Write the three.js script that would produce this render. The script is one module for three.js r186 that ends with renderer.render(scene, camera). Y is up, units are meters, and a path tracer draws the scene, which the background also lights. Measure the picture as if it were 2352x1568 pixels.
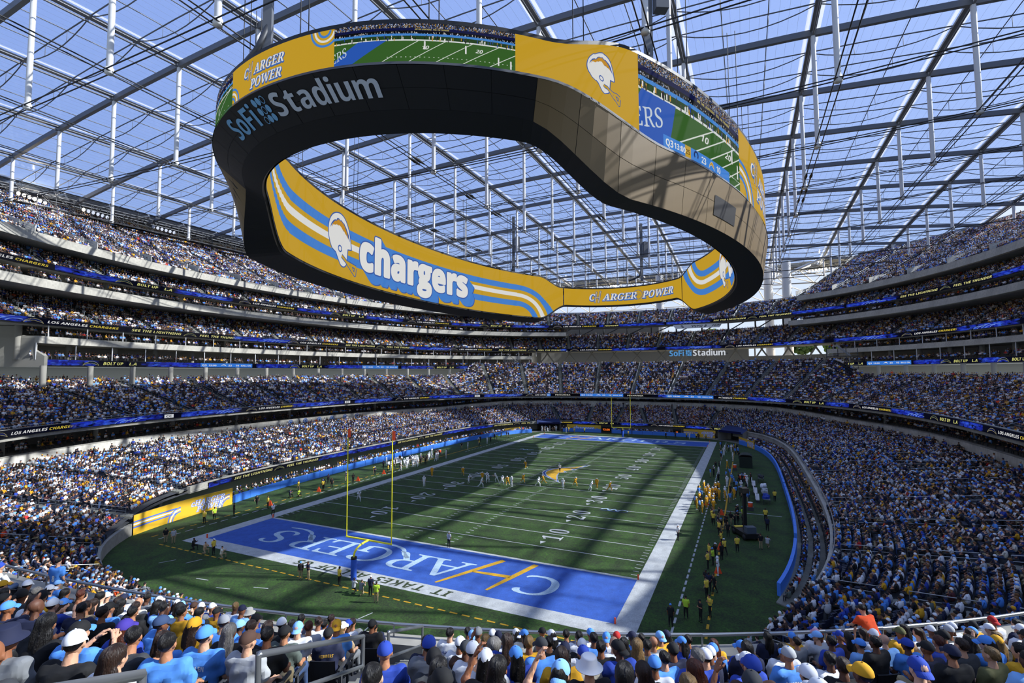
import * as THREE from 'three';
import { mergeGeometries } from 'three/addons/utils/BufferGeometryUtils.js';
import { FontLoader } from 'three/addons/loaders/FontLoader.js';
import { edgeTable, triTable } from 'three/addons/objects/MarchingCubes.js';

// ---------------------------------------------------------------- camera, sky, sun, exposure
const scene = new THREE.Scene();
const camera = new THREE.PerspectiveCamera(68.73, 1.5, 0.1, 3000);
camera.position.set(34.289, 19.474, 94.428);
camera.rotation.set(0.06248, 0.43836, -0.004467, 'YXZ');
const renderer = new THREE.WebGLRenderer();
renderer.toneMapping = THREE.LinearToneMapping;
renderer.toneMappingExposure = 0.83;
renderer.shadowMap.enabled = true;
const SUN = new THREE.Vector3(0.75, 0.60, -0.285).normalize();
// clear sky: deeper blue overhead, paler to the horizon and towards the sun
{
  const w = 512, h = 256, d = new Float32Array(w * h * 4), v = new THREE.Vector3();
  for (let j = 0; j < h; j++) for (let i = 0; i < w; i++) {
    const el = ((j + 0.5) / h - 0.5) * Math.PI, az = ((i + 0.5) / w - 0.5) * 2 * Math.PI; v.set(Math.cos(el) * Math.cos(az), Math.sin(el), Math.cos(el) * Math.sin(az));
    const t = Math.pow(1 - Math.max(0, v.y), 4), ang = Math.acos(Math.min(1, v.dot(SUN))), g = 1.15 * Math.exp(-ang / 0.62), k = 4 * (j * w + i);
    d[k] = 0.53 + (0.8 - 0.53) * t + g; d[k + 1] = 0.68 + (0.94 - 0.68) * t + g * 0.98; d[k + 2] = 1.15 + (1.08 - 1.15) * t + g * 0.9; d[k + 3] = 1;
  }
  const sky = new THREE.DataTexture(d, w, h, THREE.RGBAFormat, THREE.FloatType); sky.mapping = THREE.EquirectangularReflectionMapping; sky.magFilter = THREE.LinearFilter; sky.needsUpdate = true;
  scene.background = sky; scene.environment = sky;
}
const sun = new THREE.DirectionalLight(0xffecd2, 16.0);
sun.position.copy(SUN).multiplyScalar(300);
sun.castShadow = true; sun.shadow.mapSize.set(4096, 4096);
Object.assign(sun.shadow.camera, { left: -150, right: 150, top: 150, bottom: -150, near: 1, far: 700 });
scene.add(sun);

// ---------------------------------------------------------------- helpers
function rng(seed) { let s = seed >>> 0; return () => { s = (s + 0x6D2B79F5) | 0; let t = Math.imul(s ^ (s >>> 15), 1 | s); t = (t + Math.imul(t ^ (t >>> 7), 61 | t)) ^ t; return ((t ^ (t >>> 14)) >>> 0) / 4294967296; }; }
const lerp = (a, b, t) => a + (b - a) * t, clamp = (x, a, b) => Math.min(b, Math.max(a, x));
const sstep = (a, b, x) => { const t = clamp((x - a) / (b - a), 0, 1); return t * t * (3 - 2 * t); };
const V = (x, y, z) => new THREE.Vector3(x, y, z);
const R = Math.PI / 180;
function mat(color, roughness = 0.8, o = {}) { const { physical, ...rest } = o; return physical ? new THREE.MeshPhysicalMaterial({ color, roughness, ...rest }) : new THREE.MeshStandardMaterial({ color, roughness, ...rest }); }
const taken = {};
function numbered(n) { const k = taken[n] = (taken[n] ?? -1) + 1; return k ? n + '_' + String(k).padStart(3, '0') : n; }
function tag(o, label, category, group) { o.userData.label = label; o.userData.category = category; if (group) o.userData.group = group; return o; }
function struct(o, label) { o.userData.kind = 'structure'; if (label) o.userData.label = label; return o; }
function stuff(o, label, category) { o.userData.kind = 'stuff'; if (label) o.userData.label = label; if (category) o.userData.category = category; return o; }
function top(o, name) { o.name = numbered(name); scene.add(o); return o; }
function part(name, geo, m, parent) { const o = new THREE.Mesh(geo, m); o.name = name; o.castShadow = o.receiveShadow = true; if (parent) parent.add(o); return o; }
class MB {                                         // collects boxes, bars and quads into one geometry
  constructor() { this.p = []; this.i = []; this.u = []; }
  v(x, y, z, u = 0, w = 0) { this.p.push(x, y, z); this.u.push(u, w); return this.p.length / 3 - 1; }
  quad(a, b, c, d, uv) { const k = [a, b, c, d].map((q, j) => this.v(q[0], q[1], q[2], uv ? uv[j][0] : 0, uv ? uv[j][1] : 0)); this.i.push(k[0], k[1], k[2], k[0], k[2], k[3]); return this; }
  box(cx, cy, cz, sx, sy, sz, turn = 0) {
    const c = Math.cos(turn), s = Math.sin(turn), P = (a, b, d) => { const x = a * sx / 2, y = b * sy / 2, z = d * sz / 2; return [cx + x * c + z * s, cy + y, cz - x * s + z * c]; };
    const F = [[[-1, -1, 1], [1, -1, 1], [1, 1, 1], [-1, 1, 1]], [[1, -1, -1], [-1, -1, -1], [-1, 1, -1], [1, 1, -1]], [[1, -1, 1], [1, -1, -1], [1, 1, -1], [1, 1, 1]], [[-1, -1, -1], [-1, -1, 1], [-1, 1, 1], [-1, 1, -1]], [[-1, 1, 1], [1, 1, 1], [1, 1, -1], [-1, 1, -1]], [[-1, -1, -1], [1, -1, -1], [1, -1, 1], [-1, -1, 1]]];
    for (const f of F) this.quad(...f.map((q) => P(...q)));
    return this;
  }
  bar(p, q, r, n = 6, r2 = r) {                    // round bar from p to q
    const d = V(q[0] - p[0], q[1] - p[1], q[2] - p[2]), L = d.length(); if (L < 1e-6) return this; d.divideScalar(L);
    const a = Math.abs(d.y) < 0.9 ? V(0, 1, 0) : V(1, 0, 0), e = a.clone().cross(d).normalize(), f = d.clone().cross(e);
    const b0 = this.p.length / 3;
    for (let k = 0; k < n; k++) { const t = k / n * 2 * Math.PI, x = Math.cos(t), y = Math.sin(t); for (const [o, w] of [[p, r], [q, r2]]) this.v(o[0] + (e.x * x + f.x * y) * w, o[1] + (e.y * x + f.y * y) * w, o[2] + (e.z * x + f.z * y) * w, k / n, 0); }
    for (let k = 0; k < n; k++) { const i = b0 + 2 * k, j = b0 + 2 * ((k + 1) % n); this.i.push(i, j, i + 1, j, j + 1, i + 1); }
    const c0 = this.v(...p), c1 = this.v(...q);
    for (let k = 0; k < n; k++) { const i = b0 + 2 * k, j = b0 + 2 * ((k + 1) % n); this.i.push(c0, j, i, c1, i + 1, j + 1); }
    return this;
  }
  path(pts, r, n = 6) { for (let k = 1; k < pts.length; k++) this.bar(pts[k - 1], pts[k], r, n); return this; }
  beam(p, q, w, h) {                               // rectangular beam from p to q, w wide (level), h high
    const d = V(q[0] - p[0], q[1] - p[1], q[2] - p[2]).normalize(), s = d.clone().cross(V(0, 1, 0)).normalize().multiplyScalar(w / 2), u = s.clone().cross(d).normalize().multiplyScalar(h / 2);
    const c = (o, a, b) => [o[0] + s.x * a + u.x * b, o[1] + s.y * a + u.y * b, o[2] + s.z * a + u.z * b];
    const A = [c(p, -1, -1), c(p, 1, -1), c(p, 1, 1), c(p, -1, 1)], B = [c(q, -1, -1), c(q, 1, -1), c(q, 1, 1), c(q, -1, 1)];
    for (let k = 0; k < 4; k++) { const j = (k + 1) % 4; this.quad(A[k], A[j], B[j], B[k]); }
    this.quad(A[3], A[2], A[1], A[0]); this.quad(...B); return this;
  }
  geo() { const g = new THREE.BufferGeometry(); g.setAttribute('position', new THREE.Float32BufferAttribute(this.p, 3)); g.setAttribute('uv', new THREE.Float32BufferAttribute(this.u, 2)); g.setIndex(this.i); g.computeVertexNormals(); return g; }
  build(name, m, parent) { return part(name, this.geo(), m, parent); }
}
function canvasTex(w, h, draw, o = {}) { const c = document.createElement('canvas'); c.width = w; c.height = h; draw(c.getContext('2d'), w, h); const t = new THREE.CanvasTexture(c); t.colorSpace = THREE.SRGBColorSpace; t.magFilter = THREE.LinearFilter; if (o.repeat) t.wrapS = t.wrapT = THREE.RepeatWrapping; return t; }
function noiseTex(n, f) { const d = new Uint8Array(n * n * 4); for (let y = 0; y < n; y++) for (let x = 0; x < n; x++) { const c = f(x / n, y / n), k = 4 * (y * n + x); d[k] = c[0]; d[k + 1] = c[1]; d[k + 2] = c[2]; d[k + 3] = 255; } const t = new THREE.DataTexture(d, n, n); t.colorSpace = THREE.SRGBColorSpace; t.magFilter = THREE.LinearFilter; t.wrapS = t.wrapT = THREE.RepeatWrapping; t.needsUpdate = true; return t; }
// periodic value noise
function pnoise(seed) { const r = rng(seed), g = Array.from({ length: 4096 }, r); return (x, y, n) => { x *= n; y *= n; const i = Math.floor(x), j = Math.floor(y), a = x - i, b = y - j, q = (u, v) => g[(((u % n) + n) % n * 61 + ((v % n) + n) % n * 17) % 4096], s = (t) => t * t * (3 - 2 * t); return lerp(lerp(q(i, j), q(i + 1, j), s(a)), lerp(q(i, j + 1), q(i + 1, j + 1), s(a)), s(b)); }; }
// is a point in (or near) the view? used to leave out what the photograph shows nothing of
camera.aspect = 1.5; camera.updateProjectionMatrix(); camera.updateMatrixWorld();
const VP = new THREE.Matrix4().multiplyMatrices(camera.projectionMatrix, camera.matrixWorldInverse), _t = new THREE.Vector4();
function px(x, y, z) { _t.set(x, y, z, 1).applyMatrix4(VP); return [(_t.x / _t.w + 1) * 1176, (1 - _t.y / _t.w) * 784, _t.w]; }
function inView(x, y, z, m = 0.12) { _t.set(x, y, z, 1).applyMatrix4(VP); return _t.w > 0.3 && Math.abs(_t.x) < _t.w * (1 + m) && Math.abs(_t.y) < _t.w * (1 + m); }

// ---------------------------------------------------------------- materials
const M = {
  concrete: mat(0xa3a19a, 0.85), pale: mat(0xd4d2cb, 0.8), darkwall: mat(0x989690, 0.85), dim: mat(0xa3a19a, 0.85), slab: mat(0xb9b6ad, 0.75), step: mat(0x3a3d42, 0.9), stair: mat(0x85867f, 0.85),
  rail: mat(0x9fa3a6, 0.35, { metalness: 0.8 }), white: mat(0xc9cacb, 0.5), steel: mat(0x606368, 0.5), dsteel: mat(0x45474b, 0.5, { metalness: 0.3 }), cable: mat(0x17181a, 0.6), black: mat(0x0b0b0c, 0.6),
  pad: mat(0x3f7fe0, 0.6), glass: mat(0xdfeaea, 0.05, { physical: true, transmission: 1, thickness: 0, ior: 1.45 }), yellowpost: mat(0xe6dc2e, 0.4), orange: mat(0xf0501e, 0.6), seat: mat(0x14161c, 0.55), bluepad: mat(0x2455c0, 0.6),
};
{ const n1 = pnoise(5), n2 = pnoise(9);
  const t = noiseTex(256, (x, y) => { const v = 0.9 + 0.12 * (n1(x, y, 6) - 0.5) + 0.1 * (n2(x, y, 40) - 0.5); return [v * 255, v * 254, v * 250].map((q) => clamp(q, 0, 255)); });
  t.repeat.set(0.12, 0.12); for (const k of ['concrete', 'pale', 'slab', 'stair']) M[k].map = t; }
// ---------------------------------------------------------------- the playing field
const YD = 0.9144, HL = 60 * YD, HS = 26.6667 * YD;
const loader = new FontLoader();
const serif = await loader.loadAsync('fonts/droid/droid_serif_regular.typeface.json');
const sansB = await loader.loadAsync('fonts/droid/droid_sans_bold.typeface.json');
const serifB = await loader.loadAsync('fonts/droid/droid_serif_bold.typeface.json');
const floor = top(new THREE.Group(), 'floor'); struct(floor, 'green artificial turf football field with white yard lines');
{
  const n1 = pnoise(1), n2 = pnoise(2), n3 = pnoise(3);
  const turf = noiseTex(512, (x, y) => { const v = 0.78 + 0.3 * (n1(x, y, 8) - 0.5) + 0.35 * (n2(x, y, 64) - 0.5) + 0.5 * (n3(x, y, 200) - 0.5); return [42 * v, 72 * v, 13 * v].map((q) => clamp(q * 1.05, 0, 255)); });
  turf.repeat.set(0.11, 0.11);
  M.turf = mat(0xffffff, 0.95, { map: turf, bumpMap: turf, bumpScale: 0.004 });
  const g = new MB(); g.quad([-52, 0, 74], [52, 0, 74], [52, 0, -74], [-52, 0, -74], [[0, 0], [104, 0], [104, 148], [0, 148]]); g.quad([-52, -0.3, -74], [52, -0.3, -74], [52, -0.3, 74], [-52, -0.3, 74]);
  g.build('turf', M.turf, floor);
  const paint = noiseTex(256, (x, y) => { const v = 0.92 + 0.1 * (n1(x, y, 9) - 0.5) + 0.14 * (n2(x, y, 90) - 0.5); return [v * 255, v * 255, v * 255].map((q) => clamp(q, 0, 255)); });
  paint.repeat.set(0.2, 0.2);
  M.paintW = mat(0xb0b4b5, 0.9, { map: paint }); M.paintB = mat(0x2b56ab, 0.9, { map: paint }); M.paintG = mat(0xc79a1c, 0.9, { map: paint }); M.paintL = mat(0xa9c2d6, 0.9, { map: paint }); M.paintD = mat(0x2b3a1c, 0.9, { map: paint }); M.paintN = mat(0x1d3f8e, 0.9, { map: paint });
}
function flat(x0, z0, x1, z1, y) { const g = new MB(); g.quad([x0, y, z1], [x1, y, z1], [x1, y, z0], [x0, y, z0], [[x0, z1], [x1, z1], [x1, z0], [x0, z0]]); return g; }
const mark = (name, g, m) => part(name, g.geo ? g.geo() : g, m, floor);
{
  const W = 1.85;
  mark('border_stripe', flat(-HS - W, -HL - W, -HS, HL + W, 0.012), M.paintW); mark('border_stripe', flat(HS, -HL - W, HS + W, HL + W, 0.012), M.paintW);
  mark('border_stripe', flat(-HS, HL, HS, HL + W, 0.012), M.paintW); mark('border_stripe', flat(-HS, -HL - W, HS, -HL, 0.012), M.paintW);
  mark('end_zone_paint', flat(-HS, 50 * YD, HS, HL, 0.008), M.paintB); mark('end_zone_paint', flat(-HS, -HL, HS, -50 * YD, 0.008), M.paintB);
  for (let k = -10; k <= 10; k++) { const w = Math.abs(k) === 10 ? 0.2 : 0.075; mark('yard_line', flat(-HS + (w > 0.1 ? 0 : 0.2), k * 5 * YD - w, HS - (w > 0.1 ? 0 : 0.2), k * 5 * YD + w, 0.016), M.paintW); }
  const h = new MB();
  for (let y = -49; y < 50; y++) if (y % 5) for (const x of [-HS + 0.5, -2.82, 2.82, HS - 0.5]) { const w = 0.3; h.quad([x - w, 0.016, y * YD + 0.05], [x + w, 0.016, y * YD + 0.05], [x + w, 0.016, y * YD - 0.05], [x - w, 0.016, y * YD - 0.05]); }
  for (const s of [-1, 1]) h.quad([-0.45, 0.016, s * 48 * YD + 0.06], [0.45, 0.016, s * 48 * YD + 0.06], [0.45, 0.016, s * 48 * YD - 0.06], [-0.45, 0.016, s * 48 * YD - 0.06]);
  stuff(mark('hash_marks', h, M.paintW));
  // dashed limit lines: yellow behind the end line and along the benches, white beside the sidelines
  const dash = (x, z, sx, sz, m) => mark('dash_mark', flat(x - sx, z - sz, x + sx, z + sz, 0.014), m);
  for (let x = -27; x <= 27; x += 1.15) dash(x, 58.55, 0.36, 0.09, M.paintG);
  for (let z = 57; z > -57; z -= 1.55) { dash(28.6, z, 0.09, 0.5, M.paintW); if (z > 12 || z < -14) dash(-29.4, z, 0.09, 0.5, M.paintW); if (z > 16) dash(-31, z, 0.1, 0.4, M.paintG); if (Math.abs(z) > 26) dash(31, z, 0.1, 0.4, M.paintG); }
  mark('bench_line', flat(30.9, -25, 31.1, 25, 0.014), M.paintG); mark('bench_line', flat(-31.1, -25, -30.9, 14, 0.014), M.paintG);
  mark('walkway_line', flat(29, 17.1, 38, 17.3, 0.014), M.paintW);
  for (const [x, z, a] of [[-9.5, 63.3, 12], [-6.4, 61.8, 14], [-13.2, 62.8, 8], [-21, 61.4, 60], [-18.5, 60.2, 70], [-3, 65.4, -5], [5.9, 62, 75], [7.5, 64, 100]]) { const o = mark('paint_tick', flat(-0.75, -0.05, 0.75, 0.05, 0.014), M.paintW); o.position.set(x, 0, z); o.rotation.y = a * R; }
}
function glyph(font, ch, size) { const s = font.generateShapes(ch, size); const g = new THREE.ShapeGeometry(s, 8); g.computeBoundingBox(); const b = g.boundingBox; g.translate(-(b.min.x + b.max.x) / 2, 0, 0); return g; }
// lay a drawn shape flat: text goes along +dir (dir = 1: +x with tops to -z, dir = -1: -x with tops to +z)
function lay(g, cx, cz, dir, sx, sz, y, skew = 0) { const p = g.attributes.position; for (let k = 0; k < p.count; k++) { const a = p.getX(k) * sx + p.getY(k) * sz * skew, b = p.getY(k) * sz; p.setXYZ(k, cx + dir * a, y, cz - dir * b); } g.computeVertexNormals(); const n = g.attributes.normal; for (let k = 0; k < n.count; k++) n.setXYZ(k, 0, 1, 0); if (g.index) { const i = g.index.array, e = [0, 1, 2].map((q) => i[q]), ax = p.getX(e[1]) - p.getX(e[0]), az = p.getZ(e[1]) - p.getZ(e[0]), bx = p.getX(e[2]) - p.getX(e[0]), bz = p.getZ(e[2]) - p.getZ(e[0]); if (az * bx - ax * bz < 0) for (let q = 0; q < i.length; q += 3) { const t = i[q]; i[q] = i[q + 1]; i[q + 1] = t; } } return g; }
function ribbonShape(pts, w) { const c = new THREE.CatmullRomCurve3(pts.map(([x, y]) => V(x, y, 0))), P = c.getPoints(24), L = [], Q = []; P.forEach((p, k) => { const t = c.getTangent(k / 24), ww = w * (1 - 0.55 * Math.pow(k / 24, 3)); L.push(new THREE.Vector2(p.x - t.y * ww, p.y + t.x * ww)); Q.unshift(new THREE.Vector2(p.x + t.y * ww, p.y - t.x * ww)); }); return new THREE.ShapeGeometry(new THREE.Shape([...L, ...Q])); }
{
  // end zone word: [letter, place along the word from its middle]
  const word = [['C', -16.5], ['A', -6.4], ['R', -1.7], ['G', 3.1], ['E', 7.8], ['R', 12.1], ['S', 17]];
  for (const dir of [-1, 1]) {
    const cz = dir === -1 ? 48.8 : -49.0;
    for (const [ch, at] of word) {
      mark('letter', lay(glyph(serif, ch, 3.1 / 0.735 * 0.735 * 1.35), at * dir, cz, dir, 1.22, 1, 0.02, 0.05), M.paintL);
      if (ch === 'R') mark('swash', lay(ribbonShape([[0.4, 1.5], [1.5, 0.6], [2.4, -0.5], [4.2, -1.1], [6.4, -1]].map(([a, b]) => [a, b]), 0.24), at * dir, cz, dir, 1, 1, 0.02), M.paintL);
    }
    for (const q of [[[-14.4, -2.4], [-12.5, 4.9]], [[-10.9, -2.1], [-7.4, 5.4]], [[-13.3, 1.4], [-9.3, 1.7]]]) mark('letter_stroke', lay(ribbonShape([q[0], [(q[0][0] + q[1][0]) / 2, (q[0][1] + q[1][1]) / 2], q[1]], 0.3), 0, cz, dir, 1, 1, 0.022, dir === -1 ? 0 : 0), M.paintG);
  }
  const line = 'IT TAKES ALL OF US'; let x = 10.1;
  for (const ch of line) { if (ch === ' ') { x -= 0.85; continue; } const g = glyph(sansB, ch, 1.1); const b = g.boundingBox, w = (b.max.x - b.min.x) * 1.18; mark('letter', lay(g, x - w / 2, HL + 0.38, -1, 1.18, 1, 0.02, 0.18), M.paintD); x -= w + 0.22; }
  // yard numbers on both sides of the field
  for (const s of [-1, 1]) for (let k = 1; k <= 9; k++) {
    const n = String(k <= 5 ? k * 10 : 100 - k * 10), z = 50 * YD - k * 10 * YD;
    [...n].forEach((ch, j) => { const g = glyph(serifB, ch, 2.5); const p = g.attributes.position; const a = s === 1 ? 1 : -1, off = (j ? -1 : 1) * 1.3; for (let q = 0; q < p.count; q++) { const gx = p.getX(q) * 0.85, gy = p.getY(q) - 0.92; p.setXYZ(q, s * (HS - 11.2) - s * gy, 0.02, z + s * (off * -1 * -1) * 1 - s * gx); } const nn = g.attributes.normal; for (let q = 0; q < nn.count; q++) nn.setXYZ(q, 0, 1, 0); mark('yard_number', g, M.paintW); });
    if (k !== 5) { const d = k < 5 ? 1 : -1, a = new MB(); const cx = s * (HS - 12), cz = z + d * 2.9; const b = a.v(cx - 0.35, 0.02, cz), c = a.v(cx + 0.35, 0.02, cz), e = a.v(cx, 0.02, cz + d * 0.9); if (d > 0) a.i.push(b, e, c); else a.i.push(b, c, e); mark('arrow_mark', a, M.paintW); }
  }
}
// the lightning bolt in a unit box: tips at (0,0) and (1,0), crown at y = 1
function boltShape(k = 1, dx = 0, dy = 0) {
  const p = [[0, 0], [0.05, 0.28], [0.14, 0.52], [0.26, 0.74], [0.3, 0.7], [0.36, 0.9], [0.44, 0.97], [0.54, 0.92], [0.56, 0.99], [0.68, 0.9], [0.7, 0.93], [0.82, 0.72], [0.93, 0.4], [1, 0], [0.86, 0.3], [0.84, 0.24], [0.72, 0.46], [0.7, 0.38], [0.58, 0.55], [0.44, 0.58], [0.42, 0.5], [0.3, 0.5], [0.28, 0.42], [0.14, 0.3], [0.12, 0.34]];
  return p.map(([x, y]) => [0.5 + (x - 0.5) * k + dx, 0.55 + (y - 0.55) * k + dy]);
}
function crescent(w) {                              // the long bolt at midfield: tips far apart, belly to -x; w shrinks it layer by layer
  const o = [[0, 1], [-0.35, 0.75], [-0.72, 0.5], [-0.95, 0.22], [-1, 0], [-0.92, -0.25], [-0.65, -0.5], [-0.25, -0.72], [0.05, -1]], i = [[-0.1, -0.62], [-0.3, -0.45], [-0.12, -0.36], [-0.42, -0.14], [-0.28, -0.02], [-0.46, 0.12], [-0.36, 0.42], [-0.2, 0.7]];
  const P = [...o, ...i], c = [-0.55, 0.05];
  return P.map(([x, z]) => new THREE.Vector2((c[0] + (x - c[0]) * (1 - w * 1.9)) * 6.7 + 3.85, -((c[1] + (z - c[1]) * (1 - w)) * 9.4 + 0.5)));
}
[[0, M.paintW], [0.05, M.paintN], [0.11, M.paintL], [0.15, M.paintG]].forEach(([w, m], k) => mark('bolt_emblem', lay(new THREE.ShapeGeometry(new THREE.Shape(crescent(w))), 0, 0, 1, 1, 1, 0.018 + 0.004 * k), m));
for (const [x, z] of [[16.8, 23.2], [-16.8, -23.2]]) { mark('field_sign', lay(ribbonShape([[-1.9, 0], [-1.2, 0.5], [-0.7, -0.3], [-0.1, 0.5], [0.4, -0.3], [1, 0.5], [1.9, 0.1]], 0.16), x, z, 1, 1, 1, 0.02), M.paintL); mark('field_sign', lay(ribbonShape([[-2, -0.5], [0, -0.62], [2, -0.4]], 0.07), x, z, 1, 1, 1, 0.02), M.paintN); }

// pylons and goal posts
for (const sx of [-1, 1]) for (const z of [HL, 50 * YD, -50 * YD, -HL]) { const g = new MB(); g.box(0, 0.24, 0, 0.11, 0.46, 0.11); const o = top(g.build('', M.orange), 'pylon'); o.position.set(sx * (HS + 0.08), 0.012, z); tag(o, `orange pylon on the ${sx > 0 ? 'shaded' : 'sunlit'} sideline at the ${z > 0 ? 'near parapet' : 'game clock'} ${Math.abs(z) > 50 ? 'end line' : 'goal line'}`, 'pylon', 'end zone pylons'); }
for (const s of [1, -1]) {
  const t = top(new THREE.Group(), 'goal_post'); t.position.set(0, 0, s * (HL + 2)); tag(t, s > 0 ? 'yellow goal post beside IT TAKES ALL OF US lettering' : 'yellow goal post in front of the game clocks', 'goal post');
  const Z = -s * 2;
  new MB().bar([0, 0, 0], [0, 1.9, 0], 0.27, 16).build('base_pad', M.bluepad, t);
  new MB().bar([0, 1.9, 0], [0, 2.1, 0], 0.275, 16).build('pad_collar', M.black, t);
  const c = new THREE.QuadraticBezierCurve3(V(0, 2.1, 0), V(0, 3.05, 0), V(0, 3.05, Z)); part('gooseneck', new THREE.TubeGeometry(c, 14, 0.1, 10), M.yellowpost, t);
  new MB().bar([-2.87, 3.05, Z], [2.87, 3.05, Z], 0.085, 10).build('crossbar', M.yellowpost, t);
  for (const x of [-2.82, 2.82]) { const u = new MB().bar([x, 3.05, Z], [x, 13.72, Z], 0.055, 8).build('upright', M.yellowpost, t); new MB().box(x + 0.15, 13.4, Z, 0.3, 0.9, 0.02, 0.4).build('wind_ribbon', M.orange, u); }
}
// ---------------------------------------------------------------- the bowl: rims are superellipses, angle f from the far end (0) over the right side (90) to the near end (180); left is negative
const spow = (v, e) => Math.sign(v) * Math.pow(Math.abs(v), e);
const W0 = { a: 39.2, b: 65.5, n: 3.5, z: 0 }, R1 = { a: 62, b: 77, n: 2.4, z: 8.5 }, R3 = { a: 81.5, b: 101, n: 2.2, z: 0 };
function rim(B, off, f) { const s = Math.sin(f * R), c = Math.cos(f * R); let o = off; if (B === R3 && c < 0) o += 9 * sstep(-0.62, -0.85, c) ; const n = B === R1 && c < 0 ? 2.7 : B.n; return [(B.a + o) * spow(s, 2 / n), B.z - (B.b + o) * spow(c, 2 / n)]; }
// angles between f0 and f1 about `step` metres apart along the rim
function angles(B, off, f0, f1, step) { const A = []; let n = 1500, L = 0, acc = [0], pr = rim(B, off, f0); for (let k = 1; k <= n; k++) { const q = rim(B, off, lerp(f0, f1, k / n)); L += Math.hypot(q[0] - pr[0], q[1] - pr[1]); acc.push(L); pr = q; } const m = Math.max(1, Math.round(L / step)); let j = 0; for (let k = 0; k <= m; k++) { const w = L * k / m; while (j < n && acc[j + 1] < w) j++; const d = acc[Math.min(n, j + 1)] - acc[j] || 1; A.push([lerp(f0, f1, Math.min(1, (j + (w - acc[j]) / d) / n)), w]); } return A; }
const num = (h, f) => (typeof h === 'function' ? h(f) : h);
// a band that follows a rim: inner face, top, outer face, bottom; the texture runs along the inner face (u in metres, v 0..1)
function band(B, off, thick, y0, y1, f0, f1, step = 3, closed = true) {
  const g = new MB(), A = angles(B, off, f0, f1, step); let q0 = null;
  for (const [f, w] of A) { const a = rim(B, off, f), b = rim(B, off + thick, f), lo = num(y0, f), hi = num(y1, f); const q = { w, il: [a[0], lo, a[1]], ih: [a[0], hi, a[1]], ol: [b[0], lo, b[1]], oh: [b[0], hi, b[1]] };
    if (q0) { g.quad(q0.il, q0.ih, q.ih, q.il, [[q0.w, 0], [q0.w, 1], [q.w, 1], [q.w, 0]]); if (closed) { g.quad(q0.ih, q0.oh, q.oh, q.ih, [[q0.w, 0], [q0.w, thick], [q.w, thick], [q.w, 0]]); g.quad(q0.oh, q0.ol, q.ol, q.oh); g.quad(q0.ol, q0.il, q.il, q.ol, [[q0.w, 0], [q0.w, thick], [q.w, thick], [q.w, 0]]); } }
    else if (closed) g.quad(q.il, q.ol, q.oh, q.ih);
    q0 = q; }
  if (closed) g.quad(q0.ih, q0.oh, q0.ol, q0.il);
  return g;
}
// terraces: rows of steps from rim (B0, o0) at height h0 to rim (B1, o1) at height h1
function tierPoint(T, f, u) { const a = rim(T.B0, T.o0, f), b = rim(T.B1, T.o1, f); return [lerp(a[0], b[0], u), lerp(a[1], b[1], u)]; }
function tierHeight(T, f, r) { return lerp(num(T.h0, f), num(T.h1, f), r / T.rows); }
function terrace(T) {
  const g = new MB();
  for (const [f0, f1] of T.spans) { const A = angles(T.B0, T.o0, f0, f1, 2.6);
    for (let k = 1; k < A.length; k++) { const fa = A[k - 1][0], fb = A[k][0];
      for (let r = 0; r < T.rows; r++) { const a0 = tierPoint(T, fa, r / T.rows), a1 = tierPoint(T, fa, (r + 1) / T.rows), b0 = tierPoint(T, fb, r / T.rows), b1 = tierPoint(T, fb, (r + 1) / T.rows), ya = tierHeight(T, fa, r), yb = tierHeight(T, fb, r), za = tierHeight(T, fa, r + 1), zb = tierHeight(T, fb, r + 1);
        g.quad([a0[0], ya, a0[1]], [a1[0], ya, a1[1]], [b1[0], yb, b1[1]], [b0[0], yb, b0[1]]); g.quad([a1[0], ya, a1[1]], [a1[0], za, a1[1]], [b1[0], zb, b1[1]], [b1[0], yb, b1[1]]); }
      const p = tierPoint(T, fa, 0), q = tierPoint(T, fb, 0), s = tierPoint(T, fa, 1), t = tierPoint(T, fb, 1), d = T.under ?? 0.5;
      g.quad([s[0], tierHeight(T, fa, T.rows), s[1]], [s[0], tierHeight(T, fa, T.rows) - d, s[1]], [t[0], tierHeight(T, fb, T.rows) - d, t[1]], [t[0], tierHeight(T, fb, T.rows), t[1]]);
      g.quad([p[0], tierHeight(T, fa, 0) - d, p[1]], [q[0], tierHeight(T, fb, 0) - d, q[1]], [t[0], tierHeight(T, fb, T.rows) - d, t[1]], [s[0], tierHeight(T, fa, T.rows) - d, s[1]]);
    } }
  return g;
}
const far = (f, w0 = 52, w1 = 28) => 1 - sstep(w1, w0, Math.abs(f));       // 1 at the far end, 0 on the sides
const nearEnd = (f) => sstep(105, 135, Math.abs(f));
const T1 = { name: 'lower', B0: W0, o0: 3.6, B1: R1, o1: 3, h0: (f) => lerp(2.9, 1.3, sstep(125, 150, Math.abs(f))), h1: (f) => lerp(6.5, 7.9, far(f, 60, 30)), rows: 28, spans: [[-180, 180]] };
const T2 = { name: 'middle', B0: R1, o0: 0.7, B1: R1, o1: 18.5, h0: (f) => lerp(11.5, 11.95, nearEnd(f)), h1: (f) => lerp(lerp(18.2, 22.7, far(f, 48, 40)), 20.5, nearEnd(f)), rows: 20, spans: [[-180, 180]] };
const T3 = { name: 'upper', B0: R3, o0: 0.5, B1: R3, o1: 10.5, h0: 28.6, h1: 34.9, rows: 12, spans: [[-140, 124]] };
const T4 = { name: 'high', B0: R3, o0: 0.5, B1: R3, o1: 8, h0: 38, h1: 43.6, rows: 9, spans: [[-140, 108]] };
const T5 = { name: 'top', B0: R3, o0: 0.6, B1: R3, o1: 36, h0: 42.7, h1: 59.8, rows: 42, spans: [[-140, -36], [35, 108]], under: 1 };
const TIERS = [T1, T2, T3, T4, T5];
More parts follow.
